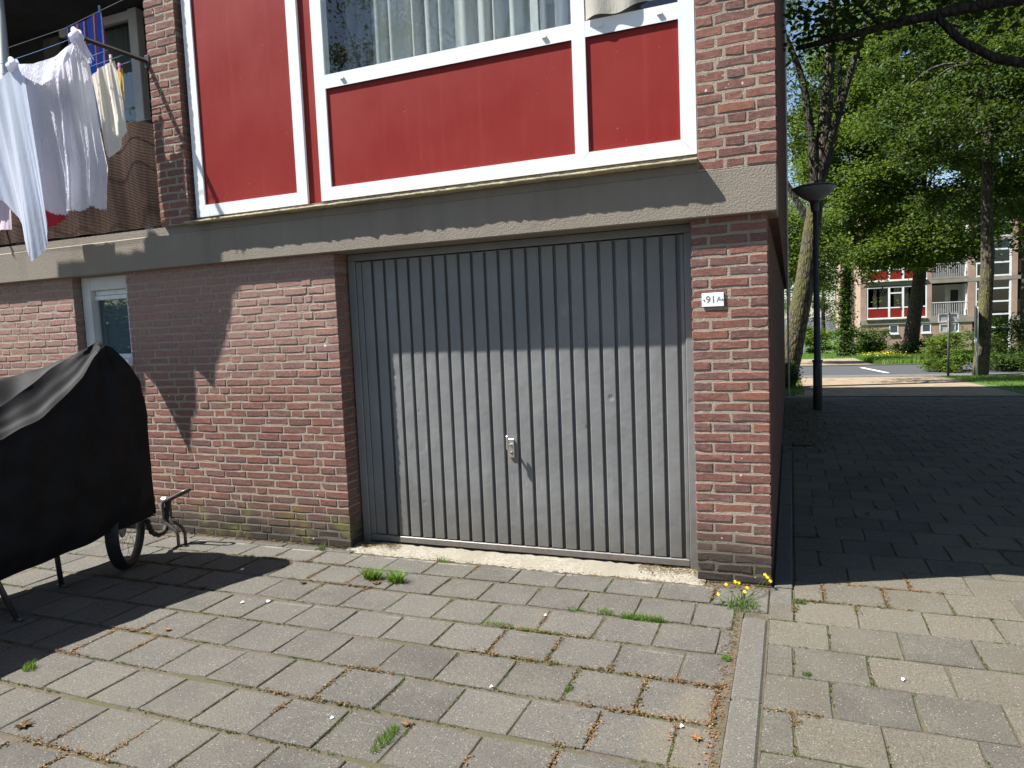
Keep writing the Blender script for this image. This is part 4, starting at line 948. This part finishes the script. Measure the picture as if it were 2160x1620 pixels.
for a, b in (((-4.63, -1.224, .0), (-4.47, -1.36, .52)), ((-4.335, -1.718, .0), (-4.43, -1.83, .50))):
    q = MB(); o_ = Vector((-4.5, -.78, 0)); q.tube([Vector(a)-o_+Vector((0, 0, .012)), Vector(b)-o_], .017, 8); q.tube([Vector(a)-o_+Vector((-.03, 0, .012)), Vector(a)-o_+Vector((.045, .0, .012))], .012, 8); q.build('stand_leg', M['darksteel'], bike)
# ------------------------------------------------------------------ bike rack hoop and chain lock
rack = empty('bike_rack', (-4.555, -.27, 0)); tag(rack, 'bent steel tube bicycle rack standing at the foot of the wall', 'bike rack')
prof = [(0, -.05), (0, .09), (-.02, .13), (-.115, .185), (-.138, .215), (-.138, .335), (-.125, .36), (.06, .435), (.085, .448)]
L_ = [(x, -.035, z) for x, z in prof]; Rr = [(x, .035, z) for x, z in prof]
q = MB(); q.tube(L_+[(.105, -.02, .456), (.110, 0, .458), (.105, .02, .456)]+Rr[::-1], .0125, 10); q.build('hoop', M['darksteel'], rack)
lockt = empty('chain_lock', (-4.56, -.45, .2)); tag(lockt, 'black sleeved chain lock sagging from the wheel to the rack', 'lock')
cp = [(-4.50, -.62, .30), (-4.56, -.56, .235), (-4.60, -.50, .165), (-4.62, -.43, .125), (-4.645, -.35, .125), (-4.675, -.30, .16), (-4.69, -.275, .24), (-4.685, -.27, .33), (-4.67, -.27, .37)]
tt = np.linspace(0, 1, 44); cps = polyline(cp, tt)
for _ in range(3): cps[1:-1] = .25*cps[:-2]+.5*cps[1:-1]+.25*cps[2:]
q = MB(); q.tube(cps, [.019+.0035*math.sin(i*1.7) for i in range(44)], 10, jit=.06); o = q.build('sleeve', mat_simple('lock_sleeve', (.016, .016, .017), .7, .4, 60), lockt); o.location = (4.56, .45, -.2)
q = MB(); q.cbox(-4.72, -4.655, -.305, -.25, .352, .392, .012); o = q.build('lock_body', M['steel'], lockt); o.location = (4.56, .45, -.2)

# ------------------------------------------------------------------ street lamp
lz = gz(9.7); lamp = empty('street_lamp', (.46, 9.7, lz)); tag(lamp, 'dark street lamp with shallow bowl head on a tall post in the alley', 'street lamp')
q = MB(); q.tube([(0, 0, -.1), (0, 0, .9), (0, 0, .92), (-.02, 0, 3.66)], [.080, .078, .062, .040], 20); q.build('post', M['lamp'], lamp)
q = MB(); q.cbox(-.045, .045, -.093, -.06, .45, .80, .006); q.build('service_door', M['lamp'], lamp)
q = MB(); q.lathe([(.086, .90), (.092, .905), (.092, .93), (.08, .935)], 24); q.build('collar', M['lamp'], lamp)
hb = (-.03, 0, 3.75)
q = MB(); q.lathe([(.058, -.12), (.075, .0), (.08, .04), (.10, .07)], 32, hb); q.build('neck', M['lamp'], lamp)
q = MB(); q.lathe([(.10, .07), (.18, .115), (.30, .21), (.36, .285), (.364, .30)], 48, hb); q.build('bowl', M['lampbowl'], lamp)
q = MB(); q.lathe([(.364, .295), (.382, .302), (.380, .315), (.30, .345), (.12, .37), (0, .375)], 48, hb); q.build('cap', M['lamp'], lamp)
# ------------------------------------------------------------------ signs and posts by the road
sz = gz(20.3); sg_ = empty('street_sign', (4.458, 20.3, sz)); tag(sg_, 'grey post with two stacked pale sign boards beside the verge', 'sign')
q = MB(); q.tube([(0, 0, -.2), (0, 0, 1.95)], .034, 12); q.build('post', M['darksteel'], sg_)
for x0, x1, z0, z1 in ((-.27, .26, 1.66, 1.93), (-.23, .19, 1.36, 1.62)):
    q = MB(); q.cbox(x0, x1, .035, .045, z0, z1, .003); b_ = q.build('board', M['signback'], sg_)
    q = MB()
    for a_ in ((x0, x1, z1-.025, z1), (x0, x1, z0, z0+.025)): q.box(a_[0], a_[1], .012, .0345, a_[2], a_[3])
    for a_ in ((x0, x0+.025), (x1-.025, x1)): q.box(a_[0], a_[1], .012, .0345, z0+.026, z1-.026)
    q.build('rim', M['reedwhite'], b_)
s2 = empty('traffic_sign', (5.23, 20.6, gz(20.6))); tag(s2, 'tall traffic sign seen edge-on beside the right-hand trunk', 'sign')
q = MB(); q.tube([(.03, 0, -.2), (.03, 0, 2.1)], .03, 10); q.build('post', M['signback'], s2)
q = MB(); q.cbox(-.03, -.005, -.25, .25, 1.18, 2.12, .004); o = q.build('board', M['darksteel'], s2); o.rotation_euler = (0, 0, -.13)
pz = gz(47.2); po = empty('marker_post', (.879, 47.2, pz)); tag(po, 'thin white post on the far lawn', 'post')
q = MB(); q.tube([(0, 0, -.2), (0, 0, 2.3)], .05, 10); q.build('pole', M['reedwhite'], po)
q = MB(); q.cbox(-.12, .12, -.07, -.055, 1.95, 2.28, .004); q.build('tag', M['signback'], po)

# ------------------------------------------------------------------ the block across the road
FYb = 56.0; gb = gz(FYb)
fb = empty('far_apartment_building', (5.03, FYb, gb)); tag(fb, 'brick apartment block with red panels and balconies across the road', 'building')
def fpart(name, mat, *boxes, parent=None):
    q = MB()
    for b in boxes: q.box(b[0]-5.03, b[1]-5.03, b[2]-FYb, b[3]-FYb, b[4]-gb, b[5]-gb)
    return q.build(name, mat, parent or fb)
TOPZ = 10.2; SH = 2.85
fpart('wall', M['farbrick'], (5.03, 12.4, FYb, FYb+.3, gb, .69), (14.76, 24, FYb, FYb+.3, gb, .69), (5.03, 5.33, FYb+.301, FYb+10, gb, TOPZ), (5.03, 24, FYb+9.7, FYb+10, gb, TOPZ-.01))
for (a, b) in ((5.031, 5.45), (9.50, 9.80), (12.10, 12.54), (14.77, 15.13), (19.2, 19.6)): fpart('pier', M['farbrick'], (a, b, FYb-.04, FYb+.30, 1.05, TOPZ))
fpart('concrete_band', M['concrete'], (5.0, 12.5, FYb-.06, FYb+.3, .692, 1.048), (14.8, 24, FYb-.06, FYb+.3, .692, 1.048))
fpart('roof', M['concrete'], (4.8, 24.2, FYb-.4, FYb+10.2, TOPZ+.001, TOPZ+.35))
fpart('interior', M['dark'], (5.34, 24, FYb+3.0, FYb+3.1, .7, TOPZ-.01))
for s_ in range(1, 4): fpart('floor_slab', M['concrete'], (5.335, 24, FYb-.05, FYb+2.9, 1.05+SH*s_-.28, 1.05+SH*s_-.02))
for s_ in range(3):
    zo = SH*s_
    w_ = empty('window'); w_.parent = fb
    fpart('frame', M['white'], (5.46, 9.49, FYb-.02, FYb+.06, 1.12+zo, 1.22+zo), (5.46, 9.49, FYb-.02, FYb+.06, 3.46+zo, 3.55+zo), (5.46, 5.55, FYb-.021, FYb+.06, 1.221+zo, 3.459+zo), (9.40, 9.49, FYb-.021, FYb+.06, 1.221+zo, 3.459+zo),
          (6.92, 7.06, FYb-.022, FYb+.06, 1.221+zo, 3.459+zo), (7.85, 7.99, FYb-.022, FYb+.06, 1.221+zo, 3.459+zo), (5.551, 9.399, FYb-.018, FYb+.06, 1.91+zo, 2.0+zo), (7.061, 7.849, FYb-.018, FYb+.06, 3.0+zo, 3.1+zo), parent=w_)
    for a, b in ((5.55, 6.92), (7.06, 7.85), (7.99, 9.40)):
        fpart('panel', M['red'], (a, b, FYb+.0, FYb+.05, 1.22+zo, 1.91+zo), parent=w_); fpart('pane', M['darkpane'], (a, b, FYb+.01, FYb+.02, 2.0+zo, 3.46+zo), parent=w_)
    fpart('sill', M['sill'], (5.40, 9.52, FYb-.14, FYb, 1.06+zo, 1.115+zo), parent=w_)
    # balcony with rail, door and window
    bal = empty('balcony'); bal.parent = fb
    fpart('slab', M['concrete'], (9.81, 12.09, FYb-.045, FYb+1.4, .95+zo+.1, 1.20+zo), parent=bal)
    fpart('back_wall', M['reedwhite'], (10.9, 12.09, FYb+1.4, FYb+1.5, 1.2+zo, 3.5+zo), (9.81, 10.9, FYb+1.4, FYb+1.5, 1.2+zo, 1.75+zo), parent=bal)
    fpart('pane', M['darkpane'], (9.81, 10.9, FYb+1.42, FYb+1.44, 1.75+zo, 3.5+zo), parent=bal)
    fpart('door_pane', M['dark'], (11.25, 11.75, FYb+1.37, FYb+1.399, 1.5+zo, 3.1+zo), parent=bal)
    fpart('rail', M['reedwhite'], (9.81, 12.09, FYb-.03, FYb+.02, 2.15+zo, 2.21+zo), parent=bal)
    rb = MB()
    for k in range(20): x = 9.87+k*.1155; rb.box(x-5.03, x+.022-5.03, -.01, .008, 1.2+zo-gb, 2.15+zo-gb)
    rb.build('rail_bars', M['reedwhite'], bal)
    fpart('door_post', M['white'], (12.0, 12.08, FYb+.2, FYb+1.39, 1.2+zo, 3.5+zo), parent=bal)
    fpart('loggia', M['dark'], (15.14, 19.2, FYb+.9, FYb+1.0, 1.05+zo, 3.5+zo)); fpart('loggia_rail', M['screen'], (15.14, 19.2, FYb-.02, FYb+.02, 1.25+zo, 2.15+zo))
stw = empty('stair_window'); stw.parent = fb
fpart('frame', M['white'], (12.545, 12.66, FYb-.02, FYb+.05, gb+.02, TOPZ-.02), (14.64, 14.765, FYb-.02, FYb+.05, gb+.02, TOPZ-.02), (13.38, 13.46, FYb-.019, FYb+.05, gb+.02, TOPZ-.02), parent=stw)
for z in np.arange(-.75, 9.9, .93): fpart('transom', M['white'], (12.66, 13.379, FYb-.015, FYb+.05, z, z+.11), (13.461, 14.639, FYb-.015, FYb+.05, z, z+.11), parent=stw)
for k, z in enumerate(np.arange(-.64, 9.2, .93)):
    fpart('pane', M['darkpane'], (12.66, 13.379, FYb+.02, FYb+.03, z, z+.82), parent=stw); fpart('pane', M['darkpane'], (13.461, 14.639, FYb+.02, FYb+.03, z, z+.82), parent=stw)
for x in (7.0, 9.15, 10.95):
    b_ = empty('basement_window'); b_.parent = fb
    fpart('frame', M['white'], (x, x+.62, FYb-.02, FYb-.001, -.02, .06), (x, x+.62, FYb-.02, FYb-.001, .56, .63), (x, x+.07, FYb-.021, FYb-.001, .061, .559), (x+.55, x+.62, FYb-.021, FYb-.001, .061, .559), parent=b_)
    fpart('pane', mat_simple('basement_pane', (.06, .07, .08), .15), (x+.07, x+.55, FYb-.008, FYb-.002, .06, .56), parent=b_)
    fpart('sill', M['white'], (x-.03, x+.65, FYb-.10, FYb-.001, -.10, -.025), parent=b_)
# potted plants in the far window
for x, z in ((6.2, 2.0), (7.4, 2.0), (9.0, 2.0)):
    pl = empty('potted_plant', (x, FYb+.25, z)); tag(pl, {6.2: 'bushy potted plant behind the wide far pane', 7.4: 'slender potted plant behind the narrow far pane', 9.0: 'potted plant behind the far pane next to the balcony'}[x], 'plant', 'plants in the far window')
    q = MB(); q.lathe([(0, 0), (.10, 0), (.13, .2), (.11, .2), (0, .17)], 16); q.build('pot', M['plate'], pl)
    c_ = np.array([0, 0, .45])+RNG.normal(0, .16, (90, 3)); V, tr = leaf_quads(c_, .16, RNG); arrays_obj('leaves', V, None, M['grass'], pl, tris=tr)
# another block farther off, glimpsed between trunks
g2 = gz(84); b2 = empty('distant_apartment_building', (5.3, 84, g2)); tag(b2, 'distant pale apartment block glimpsed left of the brick block', 'building')
q = MB(); q.box(0, 3.2, 0, 9, 0, 9); q.build('wall', M['farbrick'], b2); q = MB(); q.box(-.2, 3.4, -.3, 9.2, 9.001, 9.3); q.build('roof', M['concrete'], b2)
for k in range(3):
    q = MB(); q.box(.9, 3.0, -.04, -.001, 2.3+k*2.8, 2.9+k*2.8); q.build('panel', M['red'], b2); q = MB(); q.box(.9, 3.0, -.03, -.002, 2.95+k*2.8, 4.3+k*2.8); q.build('pane', M['darkpane'], b2)
    q = MB(); q.box(.8, 3.1, -.06, -.003, 2.18+k*2.8, 2.29+k*2.8); q.build('sill', M['white'], b2)

# ------------------------------------------------------------------ trees and shrubs
TR = np.random.default_rng(77)
def clumps(c, rad, n, inner=.35, zmin=None):
    d = TR.standard_normal((n, 3)); d /= np.linalg.norm(d, axis=1)[:, None]; r_ = inner+(1-inner)*TR.uniform(0, 1, n)**.6
    p = np.array(c)+d*r_[:, None]*np.array(rad)
    if zmin is not None: p[:, 2] = np.where(p[:, 2] < zmin, zmin+TR.uniform(0, .8, n), p[:, 2])
    return p
def foliage(cl, per, cr, size, up=.5, flat=.6, droop=0.0):
    n = len(cl)*per; k = np.repeat(np.arange(len(cl)), per); d = TR.standard_normal((n, 3)); d *= (cr*TR.uniform(.6, 1.2, len(cl))[k]*.55)[:, None]; d[:, 2] *= flat
    if droop: d[:, 2] -= droop*TR.uniform(0, 1, n)**1.5
    return leaf_quads(cl[k]+d, size, TR, up)
def smooth_path(pts, n):
    p = polyline(pts, np.linspace(0, 1, n))
    for _ in range(2): p[1:-1] = .25*p[:-2]+.5*p[1:-1]+.25*p[2:]
    return p
def wood(mb, pts, r0, r1, n=14, seg=10, jit=.07): mb.tube(smooth_path(pts, n), list(np.linspace(r0, r1, n)), seg, jit=jit)
def tree(name, label, base, trunk, r0, r1, cl, per, cr, size, leaf, bark, limbs=(), nlimb=9, droop=0.0, up=.5, group=None, flat=.6, limb_bark=None):
    """trunk and limbs in world coordinates; the root stands at the foot"""
    root = empty(name, base); off = -np.array(base)
    mb = MB(); wood(mb, trunk, r0, r1, 22, 14, .05); o = mb.build('trunk', bark, root); o.location = off
    lb = MB()
    for l in limbs: wood(lb, l[0], l[1], l[2])
    fork = np.array(trunk[-1], float); mid = np.array(trunk[len(trunk)//2], float)
    for k in range(nlimb):
        t = cl[TR.integers(len(cl))]; s = fork+(mid-fork)*TR.uniform(0, .5); m = s*.5+t*.5+np.array([0, 0, TR.uniform(.1, .9)])+TR.normal(0, .25, 3); wood(lb, [s, m, t], min(r1*.45, .09), .015, 9, 7)
    if lb.v: o = lb.build('branch', limb_bark or bark, root); o.location = off
    V, tr = foliage(cl, per, cr, size, up, flat, droop); arrays_obj('crown', V+off, None, leaf, root, tris=tr)
    tag(root, label, 'tree', group); return root
G = lambda x, y: (x, y, gz(y))
# mossy tree behind the lamp, several stems
c1 = np.concatenate([clumps((1.2, 16.5, 10.0), (2.4, 2.2, 2.4), 40), clumps((-.9, 16.8, 7.4), (1.0, 1.5, 2.2), 15), clumps((.3, 16.3, 7.4), (.6, .8, 1.4), 8)])
tree('mossy_tree', 'leaning mossy-barked tree with several stems behind the street lamp', G(-.12, 16.1), [(-.22, 16.1, -.4), (-.10, 16.1, .0), (.003, 16.1, .46), (.154, 16.1, 1.33), (.364, 16.1, 2.46), (.548, 16.1, 3.7), (.621, 16.1, 4.31), (.71, 16.1, 5.28), (.82, 16.1, 5.9), (.946, 16.1, 7.3), (1.07, 16.1, 9.06), (1.1, 16.2, 11.2)], .30, .07, c1, 190, .60, .09, M['leaf_dark'], M['bark_moss'],
     [([(.64, 16.05, 4.6), (.63, 16.0, 5.3), (.598, 16.0, 6.03), (.436, 16.0, 7.26), (.327, 16, 8.0), (.045, 16, 8.65), (-.3, 16, 9.6)], .14, .05),
      ([(.66, 16.1, 4.7), (.80, 16.02, 5.4), (1.0, 16.0, 6.1), (1.222, 16, 6.78), (1.557, 16, 8.03), (1.72, 16, 8.41), (2.0, 16.1, 9.6)], .12, .04), ([(.70, 16.2, 4.8), (1.0, 16.3, 5.7), (1.24, 16.4, 7.0), (1.3, 16.6, 8.4)], .10, .04), ([(.55, 16.1, 4.0), (.298, 16.1, 4.46), (-.163, 16.1, 5.38), (-.8, 16.2, 6.6)], .10, .04)], 2, limb_bark=M['bark_dark'])
# big linden on the far side of the road
c2 = clumps((6.6, 42, 12.0), (6.4, 4.6, 9.0), 250, .45, 4.4); c2 = np.concatenate([c2, clumps((5.2, 39.5, 5.0), (3.0, 1.8, 1.2), 22)])
tree('linden_tree', 'broad linden with dark trunk in front of the red-panelled block', G(6.44, 42.2), [(6.40, 42.2, -1.2), (6.45, 42.2, -.6), (6.607, 42.2, .7), (6.91, 42.2, 3.15), (7.07, 42.2, 5.3), (7.1, 42.2, 8)], .44, .24, c2, 420, .95, .17, M['leaf_linden'], M['bark_dark'], nlimb=16)
# slim tree on the verge at the right
c3 = clumps((6.5, 22.0, 8.0), (4.1, 3.2, 4.4), 190, .35, 4.5)
tree('verge_tree', 'slim grey-barked tree on the grass verge beside the sign boards', G(5.44, 20.9), [(5.40, 20.9, -.6), (5.42, 20.9, -.42), (5.46, 20.9, .2), (5.52, 20.9, 1.77), (5.59, 20.9, 3.19), (5.53, 20.9, 4.19), (5.55, 20.9, 6.56), (5.6, 21, 9)], .22, .10, c3, 400, .68, .105, M['leaf_mid'], M['bark_grey'], nlimb=14)
# bright tree behind, trunk clothed in ivy
c4 = clumps((4.3, 45, 12.0), (3.7, 3.6, 8.6), 150, .4, 3.8)
tree('ivy_tree', 'bright green tree with an ivy-clad trunk left of the far block', G(3.22, 45), [(3.2, 45, -1.3), (3.2, 45, 0), (3.3, 45, 3), (3.7, 45, 8)], .30, .16, c4, 400, .95, .175, M['leaf_linden'], M['bark_dark'], nlimb=10)
iv = np.stack([3.22+TR.normal(0, .26, 2600), 45-np.abs(TR.normal(0, .3, 2600)), TR.uniform(-1.1, 4.4, 2600)], -1); V, tr = leaf_quads(iv, .17, TR); tag(arrays_obj('ivy', V, None, M['leaf_dark'], tris=tr), 'dark ivy wrapped round the trunk left of the far block', 'ivy')
# light green young crown left of the lamp, and a pale birch behind it
c5 = clumps((-.3, 33, 4.9), (2.6, 2.0, 2.5), 50, .3)
tree('young_tree', 'yellow-green young tree showing left of the lamp post', G(-.5, 33), [(-.6, 33, -1), (-.5, 33, 2), (-.4, 33, 5)], .13, .07, c5, 260, .75, .15, M['leaf_linden'], M['bark_grey'], nlimb=8)
c6 = clumps((-.2, 62, 8.0), (3.2, 3, 6.0), 90, .3)
tree('birch_tree', 'pale weeping birch in the distance against the sky', G(-.2, 62), [(-.2, 62, -1.5), (-.1, 62, 5), (0, 62, 13)], .22, .06, c6, 160, .8, .16, M['leaf_birch'], M['bark_birch'], nlimb=8, droop=1.6, flat=.5)
# tree whose limbs reach over the alley
c7 = np.concatenate([clumps((6.0, 4.5, 9.6), (4.6, 7.0, 3.2), 230, .2, 6.9), clumps((2.6, 6.4, 5.9), (1.3, .9, .3), 8), clumps((.7, 6.2, 5.55), (.4, .5, .25), 3), clumps((3.7, 6.5, 5.9), (.9, 1.2, .7), 12)])  # first clumps: out-of-frame crown enlarged to block sky light over the alley
tree('overhanging_tree', 'dark tree reaching its limbs over the alley from the right edge', G(7.8, 6.8), [(7.9, 6.8, -.3), (7.8, 6.8, 1.5), (7.7, 6.8, 4.4), (7.5, 6.9, 7.5)], .34, .2, c7, 240, .72, .105, M['leaf_mid'], M['bark_dark'],
     [([(7.7, 6.8, 4.2), (5.2, 6.2, 5.1), (3.6, 6.0, 5.30), (2.63, 6, 5.29), (1.59, 6, 5.31), (1.117, 6, 5.29), (.735, 6, 5.17), (.57, 6, 5.21), (.10, 6.05, 5.18)], .17, .032), ([(1.70, 6, 5.29), (1.797, 5.97, 4.93), (2.05, 5.95, 4.66), (2.64, 5.95, 4.42), (3.6, 6.0, 4.40), (5.0, 6.2, 4.6), (7.6, 6.8, 3.6)][::-1], .11, .045),
      ([(.57, 6, 5.21), (.38, 6.1, 5.32), (.12, 6.2, 5.33)], .03, .012), ([(1.1, 6, 5.29), (.95, 6.1, 5.5), (.75, 6.2, 5.8)], .03, .012)], 12)
# trees closing the view
far = [((11, 38, 12), (5, 4, 8.5), 'leaf_mid', 'mid green tree between verge and far block'), ((13.5, 30, 11), (5.5, 4, 8), 'leaf_linden', 'large tree at the right edge beyond the verge'), ((9.5, 16.5, 9.5), (4.2, 3.2, 5.0), 'leaf_mid', 'tree right of the verge trunk, mostly out of frame'),
       ((13.5, 3, 8.5), (4.5, 4.5, 6), 'leaf_mid', 'unseen tree right of the alley, added to block sky light'), ((-6, 74, 5), (5, 4, 5), 'leaf_mid', 'distant tree low behind the birch'), ((4, 96, 7), (7, 5, 8.5), 'leaf_linden', 'distant tree behind the glimpsed pale block')]  # the tree wholly right of the alley is unseen, added against sky light
for c_, rd, lf_, lab in far:
    x, y, z = c_; near = y < 20
    tree('background_tree', lab, G(x, y), [(x, y, gz(y)-.3), (x, y, 3), (x, y, z)], .28, .15, clumps(c_, rd, 100, .4, 4.2 if y < 60 else .5), 220, 1.0 if near else 1.3, .12 if near else .24, M[lf_], M['bark_dark'], nlimb=8, group='trees closing the view')
# behind the viewer: three trees mirrored in panes, three added to cut sky fill
for c_, rd, lab in (((-9, -17, 10), (4.0, 3.5, 6.5), 'tree behind the viewer, mirrored in the wide pane'), ((-5.0, -21, 11), (2.6, 3.2, 6.5), 'second tree behind the viewer, mirrored near the mullion'), ((-16, -22, 12), (5, 4, 7.5), 'third tree behind the viewer, mirrored at the dark curtain'), ((4, -20, 11), (5, 4, 7), 'fourth tree behind the viewer, added to cut sky fill on the facade'), ((14, -19, 11), (5.5, 4, 7), 'fifth tree behind the viewer, far right, added to cut sky fill'), ((-27, -22, 11), (6, 4, 7), 'sixth tree behind the viewer, far left, added to cut sky fill')):
    x, y, z = c_; tree('mirrored_or_added_tree', lab, (x, y, 0), [(x, y, -.2), (x, y, 3), (x, y, z)], .24, .12, clumps(c_, rd, 60, .35), 110, .9, .17, M['leaf_mid'], M['bark_dark'], nlimb=12, group='trees behind the viewer')
# shrubs
q_ = np.stack([TR.uniform(-56, 12, 30000), TR.normal(-27, .6, 30000), TR.uniform(0, 4.4, 30000)], -1); V, tr = leaf_quads(q_, .24, TR); hg = empty('hedge', (-22, -27, 0)); o = arrays_obj('foliage', V, None, M['leaf_dark'], hg, tris=tr); o.location = (22, 27, 0)  # unseen hedge added to keep the bright horizon out of pane reflections
q_ = MB(); q_.cbox(-34, 34, -.5, .5, -.1, 4.0, .2); q_.build('inner_mass', mat_simple('hedge_core', (.012, .02, .006), 1.0, .4, 3), hg)
tag(hg, 'long added hedge behind the viewer, hiding the bright horizon from the panes', 'hedge')
def shrub(name, label, c_, rd, n, per, cr, size, leaf, group=None):
    root = empty(name, G(c_[0], c_[1])); off = -np.array(G(c_[0], c_[1])); cl = clumps(c_, rd, n, .3); cl[:, 2] = np.maximum(cl[:, 2], gz(c_[1])+.15)
    V, tr = foliage(cl, per, cr, size, .7, .7); V[:, 2] = np.maximum(V[:, 2], gz(c_[1])-.02); arrays_obj('foliage', V+off, None, leaf, root, tris=tr)
    q = MB(); 
    for k in range(6): t = cl[TR.integers(len(cl))]; q.tube([np.array(G(c_[0]+TR.normal(0, .1), c_[1]))+off, (t+off)*.6, t+off], .02, 5)
    q.build('stem', M['bark_dark'], root); tag(root, label, 'shrub', group)
SG = 'shrubs along the road'
shrub('shrub', 'dark glossy shrub at the corner of the far block', (4.3, 52.5, -.5), (1.5, 1.0, 1.3), 34, 130, .45, .15, M['leaf_dark'], SG)
shrub('shrub', 'lighter rounded shrub against the far brick wall', (5.7, 53.5, -.35), (.95, .8, 1.25), 26, 130, .4, .15, M['leaf_mid'], SG)
shrub('hedge_shrub', 'bright green hedge shrub behind the lamp post', (1.6, 55, -.4), (2.3, 1, 1.2), 40, 110, .5, .16, M['leaf_linden'], SG)
shrub('hedge_shrub', 'dark hedge shrub behind the mossy trunk', (-1.4, 50, -.2), (1.5, 1, 1.6), 30, 110, .5, .16, M['leaf_mid'], SG)
shrub('shrub', 'leafy shrub left of the slim verge trunk', (5.0, 23.4, .05), (.75, 1.2, .75), 40, 150, .28, .075, M['leaf_linden'], SG)
shrub('shrub', 'dark shrub mass right of the slim verge trunk', (7.1, 23.4, .35), (1.7, 1.6, 1.15), 90, 150, .32, .08, M['leaf_dark'], SG)
shrub('shrub', 'shaded shrub at the right edge of the verge', (9.6, 24.5, .3), (1.4, 1.6, 1.1), 50, 130, .35, .09, M['leaf_dark'], SG)
shrub('shrub', 'small suckering shrub at the linden foot', (6.6, 41.4, -.6), (1.3, .7, .5), 20, 110, .35, .13, M['leaf_mid'], SG)
shrub('shrub', 'ivy-dark shrub at the foot of the mossy trunk', (-.12, 15.5, .1), (.28, .35, .5), 16, 150, .22, .06, M['leaf_dark'], SG)
# uncut grass and flowers
def blade_field(name, label, x0, x1, y0, y1, n, h, w, mat, cat='grass', xl=None):
    p = np.zeros((n, 3)); p[:, 1] = TR.uniform(y0, y1, n); p[:, 0] = TR.uniform(x0, x1, n)
    if xl: p = p[p[:, 0] > np.interp(p[:, 1], [a for a, _ in xl], [b for _, b in xl])]
    p[:, 2] = [gz(v) for v in p[:, 1]]; V, q = blades(p, h, w, .7, TR, 2); return tag(arrays_obj(name, V, q, mat), label, cat, kind='stuff')
sheet('verge', 4.62, 14, 12.95, 20.55, .010, M['lawn'], x0b=4.25)
blade_field('grass', 'mown grass blades on the verge at the right', 4.3, 11, 13.0, 20.5, 26000, .085, .010, M['grass'], xl=[(13, 5.05), (14.7, 4.85), (17, 4.55), (20.5, 4.30)])
blade_field('grass', 'grass blades between path and mossy trunk', -2.0, .30, 13.0, 20.4, 7000, .13, .010, M['grass'])
blade_field('grass', 'tall weeds on the far side of the road', 3.5, 9.5, 30.0, 41, 11000, .34, .022, M['grass'])
blade_field('grass', 'lawn blades in front of the far block', -4, 12, 41, 55.5, 16000, .14, .022, M['grass'])
n = 240; p = np.stack([TR.uniform(3.6, 5.6, n), TR.uniform(33, 40.5, n), np.zeros(n)], -1); p[:, 2] = [gz(v)+TR.uniform(.22, .42) for v in p[:, 1]]; V, tr = leaf_quads(p, .06, TR, 1.5); tag(arrays_obj('yellow_flowers', V, None, M['flower'], tris=tr), 'yellow wild flowers among the far weeds', 'flowers', kind='stuff')
